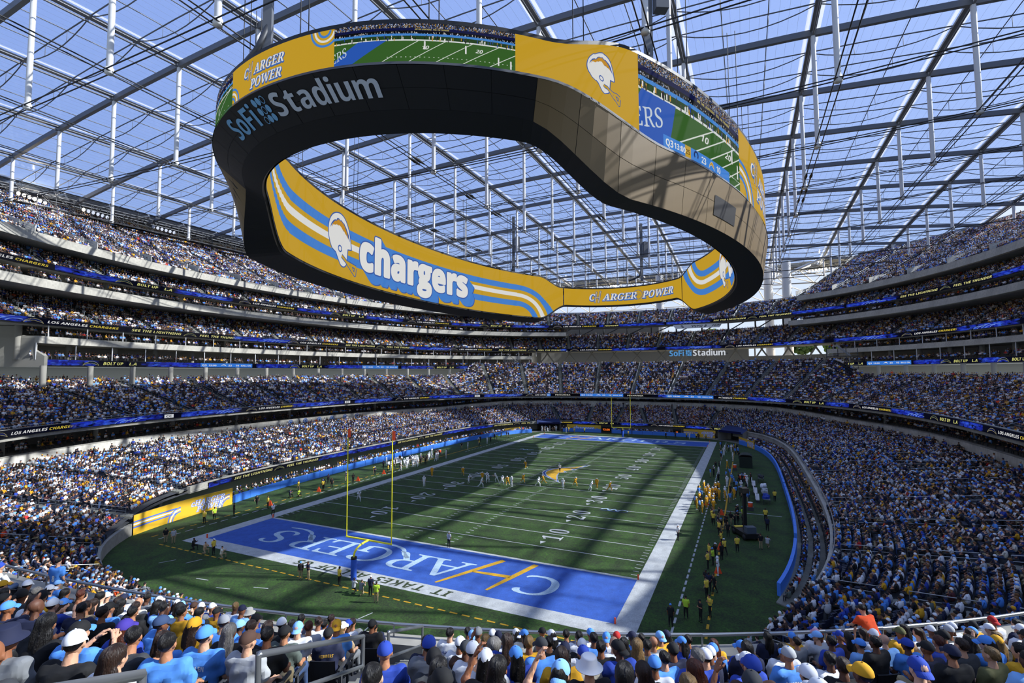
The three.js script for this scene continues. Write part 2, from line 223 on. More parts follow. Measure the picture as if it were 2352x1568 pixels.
const tierName = { lower: 'lower bowl', middle: 'middle bowl', upper: 'upper tier above the suites', high: 'tier under the top deck', top: 'top deck' };
for (const T of TIERS) {
  const grp = T.node = struct(top(new THREE.Group(), 'floor_' + T.name + '_terrace'), 'stepped grey concrete terrace of the ' + tierName[T.name]);
  terrace(T).build('terrace', M.step, grp);
  // aisles: pale stairs that climb through the rows, each with a middle handrail
  T.aisles = [];
  for (const [f0, f1] of T.spans) for (const [f] of angles(T.B0, T.o0, f0, f1, T === T1 ? 9.5 : 11.5)) T.aisles.push(f);
  if (T === T2) { T.aisles = T.aisles.filter((f) => Math.abs(f) < 118); for (const [u, v] of [[250, 1500], [790, 1478], [2150, 1490]]) { let best = 0, bd = 1e9; for (let f = 118; f < 242; f += 0.1) { const p = tierPoint(T, f > 180 ? f - 360 : f, 0.32), q = px(p[0], tierHeight(T, f, 6.4) + 0.8, p[1]), d = Math.hypot(q[0] - u, q[1] - v); if (q[2] > 0 && d < bd) { bd = d; best = f > 180 ? f - 360 : f; } } T.aisles.push(best); } }
  for (const f of T.aisles) {
    const g = new MB(), n = T.rows * 2, c = tierPoint(T, f, 0), e = tierPoint(T, f, 1); const dx = e[0] - c[0], dz = e[1] - c[1], L = Math.hypot(dx, dz), turn = Math.atan2(dx, dz);
    const h = tierHeight(T, f, T.rows / 2); if (!inView(lerp(c[0], e[0], 0.5), h, lerp(c[1], e[1], 0.5), 0.35)) continue;
    const aw = T === T5 ? 1.7 : 1.15; for (let k = 0; k < n; k++) { const u = (k + 0.5) / n, y = tierHeight(T, f, k / 2); g.box(c[0] + dx * u, y + 0.02, c[1] + dz * u, aw, 0.3, L / n * 1.02, turn); }
    g.build('aisle_stair', M.stair, grp);
    const rl = new MB(), P = (u) => [c[0] + dx * u, tierHeight(T, f, u * T.rows) + 1.0, c[1] + dz * u];
    for (let s = 0; s < 4; s++) { const u0 = s / 4 + 0.03, u1 = u0 + 0.17; rl.bar(P(u0), P(u1), 0.035, 5); for (const u of [u0, u1]) { const q = P(u); rl.bar(q, [q[0], q[1] - 1, q[2]], 0.03, 5); } const a = P(u0), b = P(u1); rl.bar([a[0], a[1] - 0.45, a[2]], [b[0], b[1] - 0.45, b[2]], 0.03, 5); }
    rl.build('aisle_handrail', M.rail, grp);
    if (T === T5) {                                  // walled stair mouth low in the top deck
      const vg = new MB(), U = (u, s, y) => [c[0] + dx * u + Math.cos(turn) * s, y, c[1] + dz * u - Math.sin(turn) * s], y0 = tierHeight(T, f, 2), y1 = tierHeight(T, f, 7), B2 = 0.17;
      for (const s of [-1.5, 1.5]) { const w = 0.12 * Math.sign(s); vg.quad(U(0.05, s, y0), U(B2, s, y1), U(B2, s, y1 + 0.55), U(0.05, s, y1 - 0.5)); vg.quad(U(0.05, s + w, y1 - 0.5), U(B2, s + w, y1 + 0.55), U(B2, s + w, y1), U(0.05, s + w, y0)); vg.quad(U(0.05, s, y1 - 0.5), U(B2, s, y1 + 0.55), U(B2, s + w, y1 + 0.55), U(0.05, s + w, y1 - 0.5)); vg.quad(U(0.05, s, y0), U(0.05, s, y1 - 0.5), U(0.05, s + w, y1 - 0.5), U(0.05, s + w, y0)); }
      vg.quad(U(B2, -1.5, y0), U(B2, 1.5, y0), U(B2, 1.5, y1 + 0.55), U(B2, -1.5, y1 + 0.55)); vg.build('stair_mouth', M.pale, grp);
    }
  }
}
// lower edge of each tier, walls, slabs and the suites between them
const wallRing = struct(top(new THREE.Group(), 'trim_1'), 'pale concrete walls and slab edges round the bowl');
const wring = (name, m, ...a) => band(...a).build(name, m, wallRing);
const S = -119.5, E2 = -29.6, SR = 41.4, ER = 124;
wring('concourse_wall', M.pale, R1, 3.05, 0.4, (f) => T1.h1(f) - 0.4, (f) => T1.h1(f) + 2.05, -150, 150);
wring('suite_floor', M.darkwall, R1, 3.05, 9, (f) => T1.h1(f) + 1.9, (f) => T1.h1(f) + 2.02, -150, 150);
wring('suite_back_wall', M.dim, R1, 11.5, 0.3, 5, 12.6, -150, 150);
wring('tier_underside', M.darkwall, R1, 0.3, 11.5, 11.55, 11.75, -150, 150);
wring('parapet', M.concrete, R1, 0.3, 0.5, 11.0, 12.46, -180, 180);
{ const g = new MB(); for (const [a, b] of [[-180, -100], [100, 180]]) { const A = angles(R1, 0.4, a, b, 1.6); g.path(A.map(([f]) => { const p = rim(R1, 0.42, f); return [p[0], 12.78, p[1]]; }), 0.045, 6); for (const [f] of A) { const p = rim(R1, 0.42, f); g.bar([p[0], 12.46, p[1]], [p[0], 12.78, p[1]], 0.025, 5); } } g.build('parapet_rail', M.rail, wallRing); }
for (const [a, b] of [[S, E2], [SR, ER]]) {
  wring('suite_slab', M.darkwall, R3, 0.2, 12, 20.9, 21.1, a, b); wring('suite_slab', M.slab, R3, -0.1, 9, 24.75, 25.95, a, b); wring('suite_back_wall', M.dim, R3, 9, 0.3, 20.9, 28, a, b);
}
wring('suite_slab', M.darkwall, R3, 0.3, 10, 27.7, 27.95, -140, 124);
wring('concourse_back_wall', M.dim, R3, 13, 0.4, 17, 28, -140, -26); wring('concourse_back_wall', M.dim, R3, 13, 0.4, 17, 28, 38, 124); wring('concourse_back_wall', M.dim, R3, 16, 0.4, 20, 28, -26, 19); wring('concourse_back_wall', M.darkwall, R3, 16, 0.4, 20, 25.2, 19, 38); wring('plant_screen_wall', M.darkwall, R3, 14, 0.4, 33, 38.2, -30, 1); wring('plant_screen_wall', M.darkwall, R3, 14, 0.4, 33, 35.6, 1, 33);
for (const [a, b] of [[-140, -20], [33, 108]]) { wring('deck_slab', M.slab, R3, -0.3, 11.5, 34.05, 35.5, a, b); wring('suite_back_wall', M.dim, R3, 8, 0.3, 35, 38, a, b); }
wring('concourse_back_wall', M.darkwall, R3, 12.5, 0.3, 28, 38, -140, -30); wring('concourse_back_wall', M.darkwall, R3, 12.5, 0.3, 28, 38, 42, 108);
wring('tier_edge', M.darkwall, R3, 0.35, 8, 37.3, 37.5, -140, 108);
for (const [a, b] of [[-140, -36], [35, 108]]) { wring('top_deck_edge', M.slab, R3, 0, 0.6, 41.6, 43.1, a, b); wring('top_deck_soffit', M.concrete, R3, 0.3, 9, 41.5, 41.7, a, b); wring('top_back_wall', M.concrete, R3, 36.2, 0.4, 55, 61, a, b); wring('back_wall', M.darkwall, R3, 9.6, 0.3, 37, 45.5, a, b); }
wring('tier_parapet', M.pale, R3, 8.3, 0.3, 43, 44.4, -36, 35);
// columns and mullions of the suites, the pale end wall of the left suites
{
  const col = (B, off, f, y0, y1, r, m, name) => { const p = rim(B, off, f); if (!inView(p[0], (y0 + y1) / 2, p[1], 0.2)) return; new MB().bar([p[0], y0, p[1]], [p[0], y1, p[1]], r, 10).build(name, m, wallRing); };
  for (const [a, b] of [[S, E2], [SR, ER]]) { for (const [f] of angles(R3, 0.3, a, b, 7)) { col(R3, 0.25, f, 22, 24.8, 0.09, M.white, 'suite_mullion'); col(R3, 0.25, f + 1.2, 25.9, 27.9, 0.09, M.white, 'suite_mullion'); } for (const [f] of angles(R3, 5, a, b, 9)) { col(R3, 3, f, 22, 28, 0.5, M.concrete, 'column'); col(R3, -1, f, 17.5, 21, 0.45, M.concrete, 'column'); } }
  for (const [a, b] of [[-140, -20], [33, 108]]) for (const [f] of angles(R3, 4, a, b, 8.5)) { const p = rim(R3, 3, f); if (inView(p[0], 36, p[1], 0.2)) new MB().box(p[0], 36.4, p[1], 1.2, 2, 1.2, -f * R).build('column', M.concrete, wallRing); col(R3, 9.5, f, 30, 34.2, 0.8, M.concrete, 'column'); }
  for (const [a, b] of [[-140, -36], [35, 108]]) for (const [f] of angles(R3, 8, a, b, 12)) col(R3, 6, f, 40, 46, 0.45, M.concrete, 'column');
  for (const [f] of angles(R1, 6, -150, 150, 14)) col(R1, 5, f, 8, 11.6, 0.35, M.concrete, 'column');
  // far end: open steel frames that carry the upper tiers
  for (const [f] of angles(R3, 6, -28, 40, 9)) { const p = rim(R3, 4, f), q = rim(R3, 4, f + 3.4), s = rim(R3, 4, f - 3.4); const g = new MB(); g.bar([p[0], 21, p[1]], [q[0], 28, q[1]], 0.28, 8); g.bar([p[0], 21, p[1]], [s[0], 28, s[1]], 0.28, 8); g.build('raking_column', M.concrete, wallRing); const k = new MB(), t = rim(R3, 10, f), w = rim(R3, 10, f + 4); k.bar([t[0], 33, t[1]], [t[0], 38, t[1]], 0.3, 8); k.bar([t[0], 34.6, t[1]], [w[0], 38, w[1]], 0.2, 6); k.build('steel_frame', M.dsteel, wallRing); }
  // pale end of the left suites
  const g = new MB(), p = rim(R3, -1.2, S), q = rim(R3, 12, S), e = rim(R3, -0.5, S + 1.2); const prof = [[0, 27.6], [0, 26.2], [0.22, 25.6], [0.22, 23.6], [0.34, 22.6], [0.34, 20.8]];
  for (let k = 1; k < prof.length; k++) { const a = prof[k - 1], b = prof[k], P = (o) => [lerp(p[0], q[0], 0.3 - o[0] + 0.05), o[1], lerp(p[1], q[1], 0.3 - o[0] + 0.05)], Q = (o) => [q[0], o[1], q[1] + 0.5]; g.quad(P(a), P(b), Q(b), Q(a)); const n = (v) => [v[0] + 0.2, v[1], v[2] - 0.35]; g.quad(n(P(b)), P(b), P(a), n(P(a))); g.quad(n(P(a)), n(Q(a)), n(Q(b)), n(P(b))); }
  g.build('suite_end_wall', M.concrete, wallRing);
  for (const [x, z, r] of [[-82, 62, 2.4], [-78, 70, 2.6]]) new MB().bar([x, 14, z], [x, 28, z], r, 20).build('stair_tower', M.pale, wallRing);
}
// ---------------------------------------------------------------- ribbon displays
function poly(c, pts, fill) { c.beginPath(); pts.forEach(([x, y], k) => (k ? c.lineTo(x, y) : c.moveTo(x, y))); c.closePath(); c.fillStyle = fill; c.fill(); }
function bolt2d(c, x, y, w, h, edge, fill) { const P = (k) => boltShape(k).map(([a, b]) => [x + a * w, y + (1 - b) * h]); if (edge) { c.lineWidth = Math.max(2, h * 0.09); c.strokeStyle = edge; c.lineJoin = 'round'; c.beginPath(); P(1).forEach(([a, b], k) => (k ? c.lineTo(a, b) : c.moveTo(a, b))); c.closePath(); c.stroke(); } poly(c, P(1), fill); }
function clouds(c, x, w, h, r) { for (let k = 0; k < w / 3; k++) { const a = x + r() * w, s = 0.5 + 0.5 * Math.sin((a - x) / w * Math.PI); c.fillStyle = ['#1d2fc8', '#2748f0', '#4a7cff', '#1a1f8a'][Math.floor(r() * 4)]; c.globalAlpha = 0.5 * s; c.beginPath(); c.ellipse(a, r() * h, 8 + 26 * r(), 5 + 12 * r(), 0, 0, 7); c.fill(); } c.globalAlpha = 1; }
function word(c, t, x, y, px_, color, o = {}) { c.font = `${o.style ?? 'italic bold'} ${px_}px ${o.family ?? 'sans-serif'}`; c.textBaseline = 'middle'; c.textAlign = 'left'; c.save(); c.translate(x, y); c.scale(o.sx ?? 1, 1); if (o.edge) { c.lineWidth = o.lw ?? px_ * 0.12; c.lineJoin = 'round'; c.strokeStyle = o.edge; c.strokeText(t, 0, 0); } c.fillStyle = color; c.fillText(t, 0, 0); const w = c.measureText(t).width * (o.sx ?? 1); c.restore(); return w; }
function ribbonTex(items, seed) {
  return canvasTex(2048, 64, (c, w, h) => { const r = rng(seed); c.fillStyle = '#06081c'; c.fillRect(0, 0, w, h);
    for (const it of items) { const [kind, x] = it;
      if (kind === 'cloud') clouds(c, x, it[2], h, r);
      if (kind === 'la') { bolt2d(c, x, 12, 110, 44, '#f1e28a', '#0b1a58'); const n = word(c, 'LOS ANGELES ', x + 130, 34, 38, '#ffffff'); word(c, 'CHARGERS', x + 130 + n, 34, 38, '#f2d84a'); }
      if (kind === 'bolt') { bolt2d(c, x, 10, 120, 48, '#e8e08a', '#123'); word(c, 'BOLT UP', x + 150, 34, 50, '#f0ee8c', { sx: 0.8 }); word(c, 'L.A', x + 360, 34, 50, '#f0ee8c', { sx: 0.9 }); }
      if (kind === 'see') { const n = word(c, 'SEE THE LIGHTNING', x, 34, 46, '#f4ee9a', { sx: 0.85 }); bolt2d(c, x + n + 24, 12, 100, 44, '#e8e08a', '#123'); word(c, 'FEEL THE THUNDER', x + n + 150, 34, 46, '#f4ee9a', { sx: 0.85 }); }
      if (kind === 'score') { c.fillStyle = '#3d86f0'; c.fillRect(x, 0, 560, h); word(c, 'Q3', x + 14, 34, 38, '#fff', { style: 'bold' }); word(c, '13:00', x + 80, 34, 34, '#fff', { style: 'bold' }); bolt2d(c, x + 210, 16, 60, 32, null, '#fff'); word(c, '23', x + 290, 34, 36, '#fff', { style: 'bold' }); word(c, '10', x + 370, 34, 36, '#fff', { style: 'bold' }); word(c, 'BALL ON', x + 430, 34, 28, '#fff', { style: 'bold' }); }
      if (kind === 'ad') { c.fillStyle = '#07070a'; c.fillRect(x, 0, 330, h); word(c, 'PECHANGA', x + 20, 34, 38, '#f2f0e6', { style: 'bold' }); }
      if (kind === 'cc') { c.fillStyle = '#e8ecf4'; c.fillRect(x, 10, 80, 46); word(c, 'CC', x + 14, 34, 40, '#111', { style: 'bold' }); }
      if (kind === 'arc') { c.strokeStyle = '#8fb4ff'; c.lineWidth = 5; for (let k = 0; k < 5; k++) { c.beginPath(); c.moveTo(x + k * 40, 60); c.quadraticCurveTo(x + 30 + k * 40, 20, x + 80 + k * 44, 6 + 40 * r()); c.stroke(); } }
    } }, { repeat: true });
}
function ledMat(tex, k = 1) { return mat(0x050506, 0.9, { physical: true, specularIntensity: 0.15, emissive: 0xffffff, emissiveMap: tex, emissiveIntensity: k }); }
const LED = 0.85;
function ribbonDisplay(items, seed, B, off, y0, y1, f0, f1, tile, label, shift = 0) {
  const tex = ribbonTex(items, seed); tex.repeat.set(1 / tile, 1); tex.offset.x = shift;
  const t = top(new THREE.Group(), 'ribbon_display'); tag(t, label, 'display', 'ribbon displays');
  const shrink = (y, d) => (f) => num(y, f) + d;
  band(B, off, 0.05, shrink(y0, 0.04), shrink(y1, -0.04), f0, f1, 2.5, false).build('screen', ledMat(tex, LED), t);
  band(B, off + 0.04, 0.3, y0, y1, f0, f1, 2.5).build('housing', M.black, t);
}
ribbonDisplay([['cloud', 0, 560], ['arc', 330], ['la', 640], ['cloud', 1180, 700], ['arc', 1500], ['cc', 1900]], 11, R1, 0, 11.5, 12.45, -142, -22, 46, 'long curved blue ribbon display on the edge of the sunlit middle bowl', 0.1);
ribbonDisplay([['cloud', 0, 300], ['score', 100], ['ad', 700], ['score', 1050], ['ad', 1640]], 12, R1, 0, 11.5, 12.45, -21.6, 22, 52, 'ribbon display with light blue score panels above the game clocks', 0.3);
ribbonDisplay([['la', 60], ['cloud', 640, 500], ['arc', 900], ['bolt', 1250], ['cloud', 1720, 320]], 13, R1, 0, 11.5, 12.45, 22.4, 142, 46, 'ribbon display along the shaded middle bowl, BOLT UP L.A in green yellow', 0.15);
ribbonDisplay([['cloud', 0, 520], ['bolt', 420], ['cloud', 900, 560], ['score', 1440]], 14, R3, -0.15, 21.05, 22.1, S, E2 - 2, 52, 'ribbon display under the sunlit suites with BOLT UP and a score strip', 0.05);
ribbonDisplay([['cloud', 0, 380], ['bolt', 330], ['cloud', 780, 300], ['bolt', 980], ['score', 1460]], 15, R3, -0.15, 21.05, 22.1, SR + 3, ER, 50, 'ribbon display under the shaded suites with BOLT UP and a score strip', 0.55);
ribbonDisplay([['see', 60], ['cloud', 900, 560], ['arc', 1180], ['la', 1440]], 16, R3, -0.1, 27.9, 28.95, -140, -20, 62, 'ribbon display above the sunlit suites, SEE THE LIGHTNING FEEL THE THUNDER', 0.2);
ribbonDisplay([['cloud', 0, 700], ['arc', 300], ['la', 760], ['cloud', 1330, 600], ['arc', 1500]], 17, R3, -0.1, 27.9, 28.95, -19.7, 124, 58, 'blue ribbon display above the stadium name sign and the shaded suites', 0.35);
ribbonDisplay([['cloud', 0, 420], ['bolt', 400], ['cloud', 860, 500], ['arc', 1050], ['la', 1430]], 18, R3, -0.1, 37.35, 38.35, -140, -10, 60, 'ribbon display on the tier just below the sunlit top deck', 0.4);
ribbonDisplay([['cloud', 0, 520], ['arc', 160], ['see', 560], ['cloud', 1450, 560]], 19, R3, -0.1, 37.35, 38.35, -9.7, 108, 62, 'ribbon display on the tier above the soft drink sign and the open frames', 0.62);
ribbonDisplay([['cloud', 0, 600], ['see', 640], ['cloud', 1540, 500]], 20, W0, 3.3, 2.35, 3.15, -118, -37, 44, 'low ribbon display over the field suites behind the white clad team', 0.2);
ribbonDisplay([['cloud', 0, 500], ['la', 560], ['cloud', 1160, 400], ['bolt', 1500]], 21, W0, 3.3, 2.35, 3.15, -20, 27, 36, 'low ribbon display over the field suites behind the far goal post', 0.45);

// ---------------------------------------------------------------- field wall pads, corner boards, field suites
{
  const w = struct(top(new THREE.Group(), 'trim_2'), 'padded wall round the field with suites behind it');
  const padR = (f0, f1) => { const A = angles(W0, 0, f0, f1, 3.2); for (let k = 1; k < A.length; k++) band(W0, 0, 0.3, 0, 1.12, A[k - 1][0] + 0.02, A[k][0] - 0.02, 1.6).build('wall_pad', M.pad, w); };
  padR(-118, -38); padR(44, 103.2); padR(104.8, 120); padR(-20, 18);
  band(W0, 3.45, 0.5, 1.2, 2.95, 33, 122, 2).build('bowl_front_wall', M.concrete, w); band(W0, 3.3, 0.8, 2.95, 3.1, 33, 122, 2).build('bowl_front_cap', M.slab, w);
  band(W0, 3.45, 0.4, 2.3, 3.3, -122, 33, 2).build('bowl_front_wall', M.concrete, w);
  band(W0, 0.3, 3.3, -0.02, 0.1, -122, 122, 3).build('suite_floor', M.stair, w); band(W0, 6.5, 0.3, 0, 2.6, -122, 33, 3).build('suite_back_wall', M.dim, w); band(W0, 3.4, 3.2, 2.5, 2.6, -122, 33, 3).build('suite_ceiling', M.dim, w);
  band(W0, 3.3, 0.4, 0, 1.35, 122, 180, 2).build('bowl_front_wall', M.concrete, w); band(W0, 3.3, 0.4, 0, 1.35, -180, -122, 2).build('bowl_front_wall', M.concrete, w);
  // clear safety panels in front of the near rows
  for (const [f] of angles(W0, 3.2, 122, 168, 2.4)) band(W0, 3.25, 0.02, 1.35, 2.35, f + 0.1, f + 1.9, 1).build('glass_panel', M.glass, w);
  const gr = new MB(); for (const [a, b] of [[122, 134], [136, 150]]) { const A = angles(W0, 3.25, a, b, 1.2); gr.path(A.map(([f]) => { const p = rim(W0, 3.26, f); return [p[0], 2.37, p[1]]; }), 0.03, 5); } gr.build('panel_rail', M.rail, w);
  const rl = new MB(); { const A = angles(W0, 3.6, 33, 122, 1.5); rl.path(A.map(([f]) => { const p = rim(W0, 3.7, f); return [p[0], 3.65, p[1]]; }), 0.05, 6); for (const [f] of A) { const p = rim(W0, 3.7, f); rl.bar([p[0], 3.05, p[1]], [p[0], 3.65, p[1]], 0.03, 5); } } rl.build('front_rail', M.rail, w);
}
// yellow corner boards with stripes and lettering
function boardTex(style) { return canvasTex(1024, 192, (c, w, h) => { c.fillStyle = '#dcae2c'; c.fillRect(0, 0, w, h);
  if (style === 'power') { for (const [y, col] of [[60, '#4a6fd0'], [84, '#f2f2ee'], [112, '#4a6fd0']]) { c.fillStyle = col; c.fillRect(0, y, w * 0.42, 14); } for (const [r, col] of [[86, '#4a6fd0'], [64, '#f2f2ee'], [42, '#4a6fd0']]) for (const X of [w * 0.46, w * 0.97]) { c.strokeStyle = col; c.lineWidth = 12; c.beginPath(); c.arc(X, h, r + 40, Math.PI, Math.PI * 1.5); c.stroke(); } word(c, 'cHARGER', w * 0.56, 70, 78, '#fff', { style: 'italic', family: 'serif', edge: '#4a6fd0', lw: 10 }); word(c, 'POWER', w * 0.62, 138, 78, '#fff', { style: 'italic', family: 'serif', edge: '#4a6fd0', lw: 10 }); }
  else { word(c, 'chargers', w * 0.2, h * 0.5, 150, '#f4f4ee', { style: 'bold', edge: '#4d8fe6', lw: 20 }); for (const [r, col] of [[90, '#4a6fd0'], [66, '#f2f2ee']]) { c.strokeStyle = col; c.lineWidth = 13; c.beginPath(); c.arc(w * 0.86, h, r + 20, -Math.PI / 2, 0); c.stroke(); } } }); }
const TB = { power: boardTex('power'), name: boardTex('name') };
function cornerBoard(style, p, q, h, label, y0 = 0, bend = 0) {
  const t = top(new THREE.Group(), 'advertising_board'); tag(t, label, 'board', 'yellow field boards');
  const n = 10, P = (k) => { const u = k / n, x = lerp(p[0], q[0], u), z = lerp(p[1], q[1], u), l = Math.hypot(q[0] - p[0], q[1] - p[1]), b = bend * 4 * u * (1 - u); return [x - (q[1] - p[1]) / l * b, z + (q[0] - p[0]) / l * b]; }, g = new MB(), d = new MB();
  for (let k = 0; k < n; k++) { const a = P(k), b = P(k + 1), L = Math.hypot(q[0] - p[0], q[1] - p[1]), nx = (q[1] - p[1]) / L * 0.15, nz = -(q[0] - p[0]) / L * 0.15; g.quad([a[0], y0, a[1]], [b[0], y0, b[1]], [b[0], y0 + h, b[1]], [a[0], y0 + h, a[1]], [[k / n, 0], [(k + 1) / n, 0], [(k + 1) / n, 1], [k / n, 1]]); const i = (v, y) => [v[0] + nx, y, v[1] + nz]; d.quad(i(b, y0), i(a, y0), i(a, y0 + h), i(b, y0 + h)); d.quad([a[0], y0 + h, a[1]], [b[0], y0 + h, b[1]], i(b, y0 + h), i(a, y0 + h)); }
  g.build('printed_face', mat(0xffffff, 0.55, { map: TB[style] }), t); d.build('board_back', M.dsteel, t);
}
{ const c = rim(W0, 0, -119), e = rim(W0, 0.5, -131); cornerBoard('power', [-33.6, 58], [c[0] + 0.2, c[1]], 2.4, 'yellow corner board reading CHARGER POWER beside the blue wall pads', 0, -0.6); }
cornerBoard('name', [-20.5, -65.2], [-9, -65.6], 2.3, 'yellow board reading chargers left of the game clock', 0);
cornerBoard('power', [16.5, -65.6], [25.5, -64.4], 2.3, 'yellow board reading CHARGER POWER beside the play clock', 0);
cornerBoard('power', [-35.2, -48], [-33.2, -55.5], 1.9, 'short yellow board at the end of the sunlit sideline', 0);
cornerBoard('power', [31.8, -56], [35.5, -46], 1.9, 'yellow board at the far end of the shaded sideline', 0);
// clocks, tunnel
for (const [x, s, n] of [[-7.2, '13:00', 'game_clock'], [14.6, '25', 'play_clock']]) { const t = top(new THREE.Group(), n); t.position.set(x, 0, -65.2); tag(t, `black ${n.replace('_', ' ')} with orange digits ${s} beyond the end zone`, 'clock'); const w = s.length > 3 ? 2.9 : 2, tex = canvasTex(256, 128, (c, W, H) => { c.fillStyle = '#050505'; c.fillRect(0, 0, W, H); c.font = 'bold 84px sans-serif'; c.textAlign = 'center'; c.textBaseline = 'middle'; c.fillStyle = '#ff7a28'; c.fillText(s, W / 2, H / 2, W * 0.92); }); new MB().box(0, 1.1, -0.25, w + 0.4, 2.2, 0.5).build('case', M.black, t); const g = new MB(); g.quad([-w / 2, 0.45, 0.02], [w / 2, 0.45, 0.02], [w / 2, 1.75, 0.02], [-w / 2, 1.75, 0.02], [[0, 0], [1, 0], [1, 1], [0, 1]]); g.build('digits', ledMat(tex, 1.2), t); }
for (const [f, nm] of [[-27, 'sloping tunnel canopy beside the yellow chargers board'], [36, 'dark tunnel canopy at the far end of the shaded sideline']]) { const t = top(new THREE.Group(), 'tunnel_canopy'); const p = rim(W0, 2, f); t.position.set(p[0], 0, p[1]); t.rotation.y = -f * R; tag(t, nm, 'canopy'); const g = new MB(); g.quad([-4, 2.6, 1.5], [4, 2.6, 1.5], [3.2, 6.2, -8], [-3.2, 6.2, -8]); g.quad([-4, 2.4, 1.5], [-3.2, 6, -8], [3.2, 6, -8], [4, 2.4, 1.5]); g.build('sloping_roof', mat(0x2a3a6a, 0.6), t); const s = new MB(); for (const e of [-1, 1]) s.quad([e * 4, 0, 1.5], [e * 4, 2.6, 1.5], [e * 3.2, 6.2, -8], [e * 3.2, 0, -8]); s.build('side_wall', M.concrete, t); new MB().box(0, 2.7, 1.52, 7, 0.6, 0.1).build('fascia_display', ledMat(TB.led ?? (TB.led = ribbonTex([['cloud', 0, 900], ['bolt', 900], ['cloud', 1400, 600]], 31)), LED), t); new MB().box(0, 1.2, -3, 6, 2.4, 0.2).build('painted_shade_sheet', M.black, t); }  // black sheet inside each tunnel mouth: the shade in there is painted on

